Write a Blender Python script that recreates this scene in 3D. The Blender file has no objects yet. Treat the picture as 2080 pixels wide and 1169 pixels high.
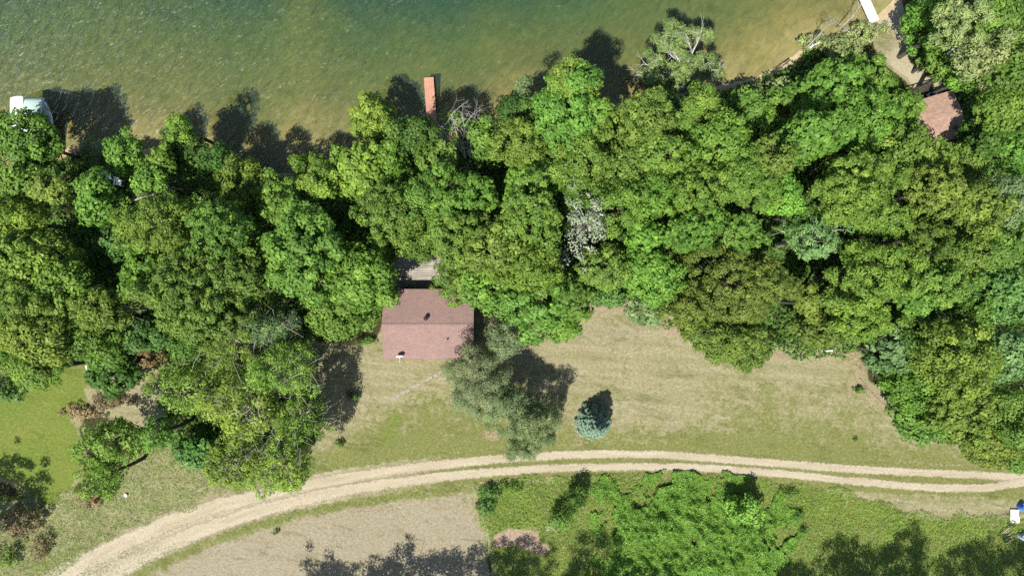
import bpy, math, random
import numpy as np
from mathutils import Vector, Matrix

# ------------------------------------------------------------------ basics
sc = bpy.context.scene
COL = sc.collection
H = 69.333                      # drone height above the lawn
PXM = 20.0                      # photo pixels per metre at lawn level
WATER = -1.2
R = math.radians

def at(px, py, z=0.0):
    """photo pixel -> world point on the level z (straight-down camera)"""
    k = (H - z) / H / PXM
    return np.array([(px - 1040.0) * k, (584.5 - py) * k, z])

def scale_at(z):
    return (H - z) / H / PXM      # metres per pixel at height z

def tag(o, label=None, cat=None, group=None, kind=None):
    if label: o['label'] = label
    if cat: o['category'] = cat
    if group: o['group'] = group
    if kind: o['kind'] = kind
    return o

def empty(name, loc, label=None, cat=None, group=None, rz=0.0):
    o = bpy.data.objects.new(name, None)
    o.empty_display_size = 0.3
    COL.objects.link(o)
    o.location = loc
    o.rotation_euler = (0, 0, rz)
    return tag(o, label, cat, group)

def np_mesh(name, V, F, mat=None, parent=None, loc=None, fattr=None, vattr=None, smooth=False, color=None):
    """V (n,3), F (m,k) with a fixed k"""
    V = np.asarray(V, np.float32); F = np.asarray(F, np.int32)
    me = bpy.data.meshes.new(name)
    m, k = F.shape
    me.vertices.add(len(V)); me.vertices.foreach_set('co', V.ravel())
    me.loops.add(m * k); me.loops.foreach_set('vertex_index', F.ravel())
    me.polygons.add(m); me.polygons.foreach_set('loop_start', np.arange(0, m * k, k, dtype=np.int32))
    me.update(calc_edges=True)
    for nm, arr in (fattr or {}).items():
        a = me.attributes.new(nm, 'FLOAT', 'FACE'); a.data.foreach_set('value', np.asarray(arr, np.float32))
    for nm, arr in (vattr or {}).items():
        a = me.attributes.new(nm, 'FLOAT', 'POINT'); a.data.foreach_set('value', np.asarray(arr, np.float32))
    if smooth:
        me.polygons.foreach_set('use_smooth', np.ones(m, bool))
    o = bpy.data.objects.new(name, me)
    COL.objects.link(o)
    if mat: me.materials.append(mat)
    if parent is not None: o.parent = parent
    if loc is not None: o.location = loc
    if color is not None: o.color = (*color[:3], 1.0)
    return o

class MB:
    """collects boxes, tubes and lathes into one mesh"""
    def __init__(s): s.v = []; s.f = []
    def add(s, vs, fs):
        n = len(s.v); s.v += [tuple(map(float, p)) for p in vs]; s.f += [tuple(n + i for i in f) for f in fs]
    def box(s, c, d, rot=None, jitter=0):
        x, y, z = d[0] / 2, d[1] / 2, d[2] / 2
        P = [Vector((a * x, b * y, e * z)) for e in (-1, 1) for b in (-1, 1) for a in (-1, 1)]
        if rot is not None:
            M = rot if isinstance(rot, Matrix) else Matrix.Rotation(rot, 3, 'Z')
            P = [M @ p for p in P]
        P = [p + Vector(c) for p in P]
        s.add(P, [(0, 2, 3, 1), (4, 5, 7, 6), (0, 1, 5, 4), (2, 6, 7, 3), (0, 4, 6, 2), (1, 3, 7, 5)])
    def tube(s, pts, rad, n=7, cap=True):
        pts = [Vector(p) for p in pts]
        rad = [rad] * len(pts) if isinstance(rad, (int, float)) else rad
        vs, fs = [], []
        up = None
        for i, p in enumerate(pts):
            d = (pts[min(i + 1, len(pts) - 1)] - pts[max(i - 1, 0)])
            d = d.normalized() if d.length > 1e-9 else Vector((0, 0, 1))
            a = Vector((0, 0, 1)) if abs(d.z) < .9 else Vector((1, 0, 0))
            u = d.cross(a).normalized(); w = d.cross(u)
            for k in range(n):
                t = 2 * math.pi * k / n
                vs.append(p + (u * math.cos(t) + w * math.sin(t)) * rad[i])
        for i in range(len(pts) - 1):
            for k in range(n):
                a, b = i * n + k, i * n + (k + 1) % n
                fs.append((a, b, b + n, a + n))
        if cap:
            fs.append(tuple(range(n)))
            m = (len(pts) - 1) * n
            fs.append(tuple(m + k for k in reversed(range(n))))
        s.add(vs, fs)
    def lathe(s, prof, c=(0, 0, 0), n=16, M=None):
        vs = []
        for r, z in prof:
            for k in range(n):
                t = 2 * math.pi * k / n
                p = Vector((r * math.cos(t), r * math.sin(t), z))
                if M is not None: p = M @ p
                vs.append(p + Vector(c))
        fs = []
        for i in range(len(prof) - 1):
            for k in range(n):
                a, b = i * n + k, i * n + (k + 1) % n
                fs.append((a, b, b + n, a + n))
        fs.append(tuple(reversed(range(n)))); m = (len(prof) - 1) * n; fs.append(tuple(m + k for k in range(n)))
        s.add(vs, fs)
    def build(s, name, mat, parent=None, bevel=0, loc=None, smooth=False):
        me = bpy.data.meshes.new(name); me.from_pydata(s.v, [], s.f); me.update()
        if smooth: me.polygons.foreach_set('use_smooth', np.ones(len(me.polygons), bool))
        o = bpy.data.objects.new(name, me); COL.objects.link(o)
        if mat: me.materials.append(mat)
        if parent is not None: o.parent = parent
        if loc is not None: o.location = loc
        if bevel:
            b = o.modifiers.new('edge', 'BEVEL'); b.width = bevel; b.segments = 2; b.limit_method = 'ANGLE'
        return o

# ------------------------------------------------------------------ numeric noise
def vnoise(x, y, seed=0, oct=4):
    """smooth value noise, roughly -1..1"""
    tot = np.zeros_like(x, dtype=float); amp = 1.0; s = 0.0
    for o in range(oct):
        xx = x * (2 ** o) + 17.3 * o + seed * 7.1; yy = y * (2 ** o) - 9.7 * o + seed * 3.3
        xi = np.floor(xx).astype(np.int64); yi = np.floor(yy).astype(np.int64)
        fx = xx - xi; fy = yy - yi
        fx = fx * fx * (3 - 2 * fx); fy = fy * fy * (3 - 2 * fy)
        def h(a, b):
            n = (a * 374761393 + b * 668265263 + (seed + o) * 974711) & 0x7fffffff
            n = ((n ^ (n >> 13)) * 1274126177) & 0x7fffffff
            return ((n ^ (n >> 16)) & 0xffff) / 32767.5 - 1
        v = (h(xi, yi) * (1 - fx) + h(xi + 1, yi) * fx) * (1 - fy) + (h(xi, yi + 1) * (1 - fx) + h(xi + 1, yi + 1) * fx) * fy
        tot += v * amp; s += amp; amp *= .5
    return tot / s * 1.5

def inside(poly, X, Y):
    c = np.zeros(X.shape, bool); n = len(poly)
    for i in range(n):
        x1, y1 = poly[i]; x2, y2 = poly[(i + 1) % n]
        if y1 == y2: continue
        t = ((y1 > Y) != (y2 > Y)) & (X < (x2 - x1) * (Y - y1) / (y2 - y1) + x1)
        c ^= t
    return c

def dist_line(pts, X, Y):
    d = np.full(X.shape, 1e9)
    for (x1, y1), (x2, y2) in zip(pts[:-1], pts[1:]):
        dx, dy = x2 - x1, y2 - y1
        t = np.clip(((X - x1) * dx + (Y - y1) * dy) / (dx * dx + dy * dy + 1e-12), 0, 1)
        d = np.minimum(d, np.hypot(X - x1 - t * dx, Y - y1 - t * dy))
    return d

def sdf(poly, X, Y):
    """signed distance, positive inside"""
    d = dist_line(list(poly) + [poly[0]], X, Y)
    return np.where(inside(poly, X, Y), d, -d)

def sstep(a, b, x):
    t = np.clip((x - a) / (b - a), 0, 1)
    return t * t * (3 - 2 * t)

def P2(lst, z=0.0):
    return [tuple(at(px, py, z)[:2]) for px, py in lst]

# ------------------------------------------------------------------ materials
def newmat(name):
    m = bpy.data.materials.new(name); m.use_nodes = True
    m.node_tree.nodes.clear()
    return m, m.node_tree.nodes, m.node_tree.links

class NT:
    def __init__(s, name):
        s.m, s.n, s.l = newmat(name)
        s.out = s.n.new('ShaderNodeOutputMaterial')
    def node(s, t, **kw):
        nd = s.n.new(t)
        for k, v in kw.items(): setattr(nd, k, v)
        return nd
    def set(s, sock, v):
        if isinstance(v, bpy.types.NodeSocket): s.l.new(v, sock)
        elif isinstance(v, (tuple, list)) and len(v) == 3 and sock.type == 'RGBA': sock.default_value = (*v, 1)
        else: sock.default_value = v
    def math(s, op, a, b=0.0, clamp=False):
        nd = s.node('ShaderNodeMath', operation=op, use_clamp=clamp); s.set(nd.inputs[0], a); s.set(nd.inputs[1], b); return nd.outputs[0]
    def mix(s, f, a, b, mode='MIX'):
        nd = s.node('ShaderNodeMix', data_type='RGBA', blend_type=mode); s.set(nd.inputs[0], f); s.set(nd.inputs[6], a); s.set(nd.inputs[7], b); return nd.outputs[2]
    def attr(s, name, out=2):
        nd = s.node('ShaderNodeAttribute'); nd.attribute_name = name; return nd.outputs[out]
    def pos(s): return s.node('ShaderNodeNewGeometry').outputs['Position']
    def obj(s): return s.node('ShaderNodeTexCoord').outputs['Object']
    def noise(s, vec, scale, detail=4, rough=.55, dist=0.0):
        nd = s.node('ShaderNodeTexNoise'); s.l.new(vec, nd.inputs['Vector']); nd.inputs['Scale'].default_value = scale
        nd.inputs['Detail'].default_value = detail; nd.inputs['Roughness'].default_value = rough; nd.inputs['Distortion'].default_value = dist
        return nd.outputs['Fac']
    def mapping(s, vec, rot=(0, 0, 0), scale=(1, 1, 1), loc=(0, 0, 0)):
        nd = s.node('ShaderNodeMapping'); s.l.new(vec, nd.inputs['Vector']); nd.inputs['Rotation'].default_value = rot
        nd.inputs['Scale'].default_value = scale; nd.inputs['Location'].default_value = loc; return nd.outputs[0]
    def range(s, v, a, b, c=0.0, d=1.0, smooth=False):
        nd = s.node('ShaderNodeMapRange'); nd.interpolation_type = 'SMOOTHSTEP' if smooth else 'LINEAR'
        s.set(nd.inputs[0], v)
        for i, q in enumerate((a, b, c, d)): s.set(nd.inputs[i + 1], q)
        return nd.outputs[0]
    def ramp(s, f, stops):
        nd = s.node('ShaderNodeValToRGB'); s.set(nd.inputs[0], f); cr = nd.color_ramp
        while len(cr.elements) < len(stops): cr.elements.new(.5)
        for e, (p, c) in zip(cr.elements, stops): e.position = p; e.color = (*c, 1)
        return nd.outputs[0]
    def bump(s, h, strength=.5, dist=.1):
        nd = s.node('ShaderNodeBump'); s.set(nd.inputs['Height'], h); nd.inputs['Strength'].default_value = strength; nd.inputs['Distance'].default_value = dist
        return nd.outputs[0]
    def bsdf(s, col, rough=.8, spec=.2, normal=None, metal=0.0, **kw):
        nd = s.node('ShaderNodeBsdfPrincipled'); s.set(nd.inputs['Base Color'], col); s.set(nd.inputs['Roughness'], rough)
        nd.inputs['Specular IOR Level'].default_value = spec; nd.inputs['Metallic'].default_value = metal
        for k, v in kw.items(): s.set(nd.inputs[k], v)
        if normal is not None: s.l.new(normal, nd.inputs['Normal'])
        return nd.outputs[0]
    def mixsh(s, f, a, b):
        nd = s.node('ShaderNodeMixShader'); s.set(nd.inputs[0], f); s.l.new(a, nd.inputs[1]); s.l.new(b, nd.inputs[2]); return nd.outputs[0]
    def done(s, sh):
        s.l.new(sh, s.out.inputs['Surface']); return s.m

def plain(name, col, rough=.7, spec=.3, var=.25, scale=3.0, bump=.0, metal=0.0):
    t = NT(name); p = t.obj()
    n = t.noise(p, scale, 5, .6)
    c = t.mix(t.range(n, .3, .7), tuple(x * (1 - var) for x in col), tuple(min(1, x * (1 + var)) for x in col))
    nm = t.bump(t.noise(p, scale * 6, 4), bump, .02) if bump else None
    return t.done(t.bsdf(c, rough, spec, nm, metal))
# ------------------------------------------------------------------ leaf, bark
def leaf_material():
    t = NT('leaf')
    oi = t.node('ShaderNodeObjectInfo').outputs['Color']
    v = t.attr('tone')
    dark = t.mix(1.0, oi, (.62, .70, .62), 'MULTIPLY')
    warm = t.mix(1.0, oi, (1.55, 1.45, 1.30), 'MULTIPLY')
    c = t.mix(t.range(v, .0, .5), dark, oi)
    c = t.mix(t.range(v, .5, 1.0), c, warm)
    d = t.bsdf(c, .55, .20)
    tr = t.node('ShaderNodeBsdfTranslucent')
    t.l.new(t.mix(1.0, c, (1.30, 1.40, .75), 'MULTIPLY'), tr.inputs['Color'])
    return t.done(t.mixsh(.33, d, tr.outputs[0]))

def bark_material(name, a, b):
    t = NT(name); p = t.obj()
    n = t.noise(t.mapping(p, scale=(1, 1, .25)), 9, 5, .65)
    c = t.mix(t.range(n, .35, .65), a, b)
    return t.done(t.bsdf(c, .85, .15, t.bump(n, .6, .03)))

LEAF = leaf_material()
BARK = bark_material('bark_brown', (.036, .031, .025), (.095, .083, .068))
BARK_G = bark_material('bark_grey', (.18, .16, .14), (.36, .33, .30))
BARK_P = bark_material('bark_pale', (.26, .245, .22), (.50, .48, .44))
BARK_W = bark_material('bark_white', (.42, .40, .37), (.70, .68, .64))

# ------------------------------------------------------------------ ground
def ground_material():
    t = NT('ground'); p = t.pos()
    fine = t.noise(p, 7.5, 5, .72)           # blades and tufts
    fin2 = t.noise(t.mapping(p, rot=(0, 0, .5), scale=(1.0, 1.35, 1)), 3.1, 5, .7)
    tuft = t.noise(p, 1.7, 5, .72)
    mid = t.noise(p, .75, 5, .6)
    big = t.noise(p, .16, 4, .55)
    mow = t.noise(t.mapping(t.mapping(p, rot=(0, 0, R(6))), scale=(.10, 1.25, 1)), 1.0, 3, .6)   # mowing lines
    tex = t.math('ADD', t.math('MULTIPLY', fine, .55), t.math('MULTIPLY', fin2, .45))
    # dry grass
    dry = t.ramp(tex, [(0.30, (0.083, 0.074, 0.040)), (0.44, (0.164, 0.147, 0.084)), (0.57, (0.232, 0.210, 0.135)), (0.70, (0.329, 0.306, 0.219))])
    dry = t.mix(t.range(mow, .36, .62, 0, .75), dry, t.mix(1.0, dry, (.72, .76, .62), 'MULTIPLY'))
    pale = t.ramp(tex, [(0.30, (0.080, 0.068, 0.042)), (0.44, (0.157, 0.135, 0.090)), (0.57, (0.220, 0.195, 0.139)), (0.70, (0.312, 0.287, 0.218))])
    dry = t.mix(t.range(t.math('ADD', t.attr('pale'), t.math('MULTIPLY', t.math('SUBTRACT', mid, .5), 1.2)), .3, .7), dry, pale)
    # green grass
    grn = t.ramp(tex, [(0.30, (0.036, 0.047, 0.013)), (0.44, (0.082, 0.095, 0.028)), (0.57, (0.133, 0.137, 0.048)), (0.70, (0.236, 0.204, 0.111))])
    lush = t.ramp(tex, [(0.28, (0.027, 0.046, 0.008)), (0.43, (0.061, 0.094, 0.016)), (0.57, (0.102, 0.136, 0.026)), (0.70, (0.172, 0.175, 0.062))])
    lush = t.mix(t.range(big, .42, .66, 0, .8), lush, t.mix(1.0, lush, (1.35, 1.08, 1.3), 'MULTIPLY'))
    g = t.mix(t.attr('lush'), grn, lush)
    gk = t.math('ADD', t.attr('green'), t.math('ADD', t.math('MULTIPLY', t.math('SUBTRACT', mid, .5), 1.1), t.math('MULTIPLY', t.math('SUBTRACT', tuft, .5), 1.9)))
    c = t.mix(t.range(gk, .30, .70), dry, g)
    straw = t.range(t.noise(p, 5.2, 4, .7), .60, .72, 0, .55)
    c = t.mix(straw, c, t.mix(1.0, dry, (1.45, 1.42, 1.35), 'MULTIPLY'))
    scuff = t.range(t.noise(t.mapping(t.mapping(p, rot=(0, 0, R(12))), scale=(.22, .75, 1)), 1.0, 5, .7, .8), .54, .68, 0, .8)
    c = t.mix(scuff, c, t.mix(1.0, c, (.62, .66, .56), 'MULTIPLY'))
    # bare earth, sand, litter
    soil = t.ramp(tex, [(0.32, (0.114, 0.080, 0.053)), (0.50, (0.205, 0.152, 0.110)), (0.68, (0.304, 0.243, 0.190))])
    sk = t.math('ADD', t.attr('soil'), t.math('MULTIPLY', t.math('SUBTRACT', fin2, .5), 1.1))
    c = t.mix(t.range(sk, .35, .65), c, soil)
    sand = t.ramp(tex, [(0.30, (0.177, 0.149, 0.099)), (0.50, (0.250, 0.220, 0.152)), (0.70, (0.324, 0.298, 0.224))])
    ak = t.math('ADD', t.attr('sand'), t.math('MULTIPLY', t.math('SUBTRACT', mid, .5), .8))
    c = t.mix(t.range(ak, .35, .65), c, sand)
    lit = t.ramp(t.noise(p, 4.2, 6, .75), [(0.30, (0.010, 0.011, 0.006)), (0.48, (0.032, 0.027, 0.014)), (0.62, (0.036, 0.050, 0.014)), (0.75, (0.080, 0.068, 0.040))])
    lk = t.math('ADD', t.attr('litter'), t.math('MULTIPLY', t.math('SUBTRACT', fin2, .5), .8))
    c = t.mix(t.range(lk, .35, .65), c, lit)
    # lake bed: sand, weed and silt; light lost with water depth is painted in
    z = t.node('ShaderNodeSeparateXYZ'); t.l.new(p, z.inputs[0])
    dz = t.math('ADD', t.math('SUBTRACT', WATER, z.outputs[2]), t.math('MULTIPLY', t.math('SUBTRACT', t.noise(p, .22, 5, .6), .5), 1.0))
    bed = t.ramp(t.math('DIVIDE', dz, 4.0), [(.0, (.42, .30, .165)), (.09, (.32, .22, .090)), (.26, (.165, .145, .042)), (.56, (.090, .112, .028)), (.84, (.017, .056, .040))])
    bn = t.noise(t.mapping(t.mapping(p, rot=(0, 0, R(-50))), scale=(.55, 1.2, 1)), 1.5, 6, .7, .6)
    bed = t.mix(t.range(bn, .38, .62, .0, .75), bed, t.mix(1.0, bed, (.52, .58, .5), 'MULTIPLY'))
    weed = t.range(t.noise(p, .5, 5, .65), .56, .66, 0, .55)
    bed = t.mix(weed, bed, t.mix(1.0, bed, (.55, .70, .45), 'MULTIPLY'))
    uw = t.range(t.math('SUBTRACT', WATER, z.outputs[2]), -.12, .04)
    c = t.mix(uw, c, bed)
    h = t.math('ADD', t.math('MULTIPLY', tex, 1.0), t.math('MULTIPLY', mid, .4))
    return t.done(t.bsdf(c, .95, .08, t.bump(h, .55, .10)))

def track_material():
    t = NT('track_sand'); p = t.pos()
    fine = t.noise(p, 9, 5, .7)
    along = t.attr('along'); across = t.attr('across')
    cv = t.node('ShaderNodeCombineXYZ'); t.l.new(along, cv.inputs[0]); t.l.new(across, cv.inputs[1])
    st = t.noise(t.mapping(cv.outputs[0], scale=(.16, 1.5, 1)), 1.0, 5, .65, .4)
    c = t.ramp(fine, [(.3, (.195, .17, .12)), (.5, (.28, .247, .18)), (.7, (.37, .335, .255))])
    c = t.mix(t.range(st, .40, .66, 0, .75), c, t.mix(1.0, c, (.76, .73, .66), 'MULTIPLY'))
    edge = t.math('ADD', t.attr('rut'), t.math('ADD', t.math('MULTIPLY', t.math('SUBTRACT', t.noise(p, 3.0, 6, .75), .5), 1.5), t.math('MULTIPLY', t.math('SUBTRACT', t.noise(p, .5, 3, .6), .5), .5)))
    a = t.range(edge, .33, .66)
    tr = t.node('ShaderNodeBsdfTransparent')
    return t.done(t.mixsh(a, tr.outputs[0], t.bsdf(c, .95, .05, t.bump(fine, .4, .05))))

def water_material():
    t = NT('water'); p = t.pos()
    m1 = t.mapping(t.mapping(p, rot=(0, 0, R(-62))), scale=(.45, 1.7, 1))
    w1 = t.noise(m1, .95, 3, .55, .7)
    m2 = t.mapping(t.mapping(p, rot=(0, 0, R(-40))), scale=(.6, 1.5, 1))
    w2 = t.noise(m2, 1.9, 3, .55, .5)
    hsum = t.math('ADD', t.math('MULTIPLY', w1, 1.0), t.math('MULTIPLY', w2, .30))
    sx = t.node('ShaderNodeSeparateXYZ'); t.l.new(p, sx.inputs[0])
    wind = t.range(t.math('ADD', t.math('SUBTRACT', sx.outputs[1], t.math('MULTIPLY', sx.outputs[0], .42)), t.math('MULTIPLY', t.noise(p, .12, 3), 14)), 16, 52, .30, .9)
    bp = t.node('ShaderNodeBump'); t.l.new(t.math('MULTIPLY', hsum, wind), bp.inputs['Height']); bp.inputs['Strength'].default_value = 1.0; bp.inputs['Distance'].default_value = .50
    nrm = bp.outputs[0]
    clear = t.node('ShaderNodeBsdfTransparent'); clear.inputs[0].default_value = (.84, .90, .76, 1)
    murk = t.node('ShaderNodeBsdfDiffuse'); murk.inputs[0].default_value = (.060, .115, .070, 1); t.l.new(nrm, murk.inputs['Normal'])
    body = t.mixsh(.18, clear.outputs[0], murk.outputs[0])
    gl = t.node('ShaderNodeBsdfGlossy'); gl.inputs['Roughness'].default_value = .38; t.l.new(nrm, gl.inputs['Normal'])
    fr = t.node('ShaderNodeFresnel'); fr.inputs['IOR'].default_value = 1.33; t.l.new(nrm, fr.inputs['Normal'])
    return t.done(t.mixsh(fr.outputs[0], body, gl.outputs[0]))

def roof_material(name, a, b, cell=.16):
    t = NT(name); p = t.obj()
    br = t.node('ShaderNodeTexBrick'); t.l.new(p, br.inputs['Vector']); br.inputs['Scale'].default_value = 1.0
    br.inputs['Brick Width'].default_value = .33; br.inputs['Row Height'].default_value = cell; br.inputs['Mortar Size'].default_value = .009
    br.inputs['Color1'].default_value = (*a, 1); br.inputs['Color2'].default_value = (*b, 1); br.inputs['Mortar'].default_value = tuple(x * .55 for x in a) + (1,)
    br.inputs['Bias'].default_value = 0.0
    n = t.noise(p, 5, 6, .7); n2 = t.noise(p, .6, 4)
    c = t.mix(t.range(n, .3, .7, 0, .7), br.outputs['Color'], t.mix(1.0, br.outputs['Color'], (.72, .72, .74), 'MULTIPLY'))
    c = t.mix(t.range(n2, .4, .65, 0, .5), c, t.mix(1.0, c, (1.18, 1.12, 1.10), 'MULTIPLY'))
    return t.done(t.bsdf(c, .9, .12, t.bump(br.outputs['Fac'], .5, -.01)))

def wood_material(name, a, b, axis=0, rough=.8):
    t = NT(name); p = t.obj()
    sc_ = (.6, 9, 9) if axis == 0 else (9, .6, 9)
    n = t.noise(t.mapping(p, scale=sc_), 1.0, 5, .6)
    c = t.mix(t.range(n, .3, .7), a, b)
    n2 = t.noise(p, 1.3, 5, .65)
    c = t.mix(t.range(n2, .4, .7, 0, .6), c, t.mix(1.0, c, (.6, .6, .6), 'MULTIPLY'))
    return t.done(t.bsdf(c, rough, .15, t.bump(n, .4, .02)))

M_ROOF = roof_material('roof_shingles_red', (.225, .153, .135), (.192, .130, .115))
M_ROOF2 = roof_material('roof_shingles_brown', (.30, .205, .155), (.225, .15, .112), .18)
M_DECK = wood_material('weathered_boards', (.145, .13, .11), (.36, .33, .285))
M_DOCK = wood_material('red_boards', (.29, .145, .10), (.40, .22, .16))
M_WDOCK = wood_material('white_boards', (.62, .62, .58), (.78, .77, .73))
M_WALL = wood_material('siding_brown', (.10, .06, .04), (.16, .10, .07))
M_WHITE = plain('white_paint', (.74, .74, .72), .45, .4, .08)
M_GREY = plain('grey_metal', (.30, .31, .31), .45, .5, .15, metal=.3)
M_BLACK = plain('black_rubber', (.015, .015, .015), .6, .3, .2)
M_CANVAS = plain('canopy_vinyl_shaded', (.30, .39, .35), .6, .3, .10, 1.5)  # grey-green paints the shade on the far half of the one canopy
M_CANVAS_SUNLIT = plain('canopy_vinyl_sunlit', (.80, .81, .78), .6, .3, .05, 1.5)  # same canopy, brighter colour for the half facing the sun
M_BLUE = plain('blue_plastic', (.02, .14, .52), .4, .4, .1)
M_GBLUE = plain('grey_blue_plastic', (.30, .36, .45), .5, .4, .1)
M_STONE = plain('pale_stone', (.21, .185, .145), .9, .1, .35, 6, .4)
M_BRICK = plain('edging_brick', (.24, .165, .125), .9, .1, .35, 9, .4)
M_CONC = plain('pale_concrete', (.50, .485, .445), .9, .1, .12, 5, .3)
M_SHADED_WOOD = wood_material('shaded_boards', (.022, .018, .014), (.05, .042, .034))  # near-black: the shed's shadow on the porch is put into the colour
M_LOG = bark_material('log_bark', (.20, .14, .10), (.46, .38, .31))
M_GLASS = plain('window_glass', (.03, .04, .045), .08, .5, .1)
# ------------------------------------------------------------------ layout lines (photo pixels -> metres)
SHORE_PX = [(-3000, 900), (-700, 430), (-300, 385), (-50, 352), (60, 335), (120, 312), (150, 292), (200, 284), (240, 286), (270, 300), (330, 302), (400, 322),
            (470, 336), (540, 350), (600, 352), (660, 345), (720, 330), (800, 305), (870, 272), (950, 257), (1000, 247), (1060, 217), (1130, 215),
            (1220, 215), (1300, 205), (1380, 190), (1450, 175), (1530, 158), (1570, 140), (1612, 112), (1640, 92), (1700, 68), (1750, 46),
            (1790, 25), (1815, 0), (1850, -80), (1930, -300), (2300, -1200), (3500, -3000)]
SHORE = P2(SHORE_PX, WATER)
LAND = SHORE + [(400, -400), (-400, -400)]

RUT_A = P2([(40, 1215), (135, 1160), (250, 1102), (350, 1058), (450, 1024), (550, 1000), (640, 981), (750, 963), (850, 948), (950, 937), (1050, 929),
            (1150, 923), (1250, 921), (1350, 923), (1450, 930), (1550, 938), (1700, 950), (1850, 958), (1950, 962), (2090, 970), (2200, 972)])
RUT_B = P2([(120, 1225), (215, 1169), (300, 1125), (400, 1080), (500, 1045), (600, 1017), (700, 995), (800, 980), (900, 967), (1000, 958), (1100, 951),
            (1200, 948), (1300, 947), (1400, 948), (1500, 954), (1600, 962), (1700, 973), (1800, 982), (1900, 990), (2000, 990), (2090, 977), (2200, 960)])

LAWN = P2([(600, 690), (760, 690), (800, 600), (1000, 620), (1150, 590), (1285, 600), (1400, 650), (1450, 700), (1560, 700), (1700, 690), (1760, 705), (1770, 765), (1830, 815),
           (1870, 865), (1945, 870), (2010, 940), (2100, 960), (2100, 1040), (1880, 1042), (1800, 1020), (1700, 990), (1000, 975), (640, 1010), (560, 1000), (640, 900)])
FIELD = P2([(150, 1200), (260, 1150), (420, 1082), (640, 1018), (800, 992), (962, 978), (975, 1040), (992, 1110), (1004, 1230), (100, 1260)])
LUSH = P2([(-200, 790), (0, 800), (150, 735), (180, 742), (178, 800), (150, 850), (170, 890), (190, 930), (150, 985), (100, 1020), (50, 1005), (0, 990), (-200, 1000)])
ROUGH = P2([(-300, 985), (60, 1010), (180, 1000), (300, 900), (640, 930), (640, 985), (450, 1010), (250, 1085), (100, 1175), (-300, 1300)])
MEADOW = P2([(962, 975), (1500, 960), (1700, 985), (1800, 1015), (1880, 1042), (2120, 1045), (2120, 1260), (1004, 1260), (992, 1110), (975, 1040)])
SANDY = P2([(1778, 30), (1838, -10), (1852, 50), (1858, 110), (1895, 155), (1925, 185), (1870, 206), (1838, 168), (1800, 135), (1782, 95)], -.3)
PINK = P2([(1000, 1085), (1035, 1070), (1092, 1078), (1098, 1100), (1130, 1112), (1100, 1128), (1050, 1108), (1002, 1112)])

def ground_height(X, Y):
    d = sdf(LAND, X, Y)
    land = WATER + (-WATER) * sstep(-.2, 7.0, d) + .03 * vnoise(X * .5, Y * .5, 3, 3)
    dd = np.maximum(-d, 0)
    slope = .185 + .05 * np.exp(-((X + 2) / 13) ** 2) + .0006 * X - .07 * np.exp(-((X - 29) / 6) ** 2) - .07 * np.exp(-((X + 22) / 3.5) ** 2)
    depth = slope * np.clip(dd, 0, 22) * (.55 + .45 * sstep(0, 6, dd))
    z = np.where(d > 0, land, WATER - .05 - np.minimum(depth, 4.0) + .12 * vnoise(X * .25, Y * .25, 8, 4) * sstep(0, 3, dd))
    z = np.where((d > 0) & (z < WATER + .03), WATER + .03, z)
    z = np.where(d > 9, z - .0 + .05 * vnoise(X * .11, Y * .11, 5, 3), z)
    return z, d

def gz(x, y):
    return float(ground_height(np.array([x]), np.array([y]))[0][0])

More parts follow.
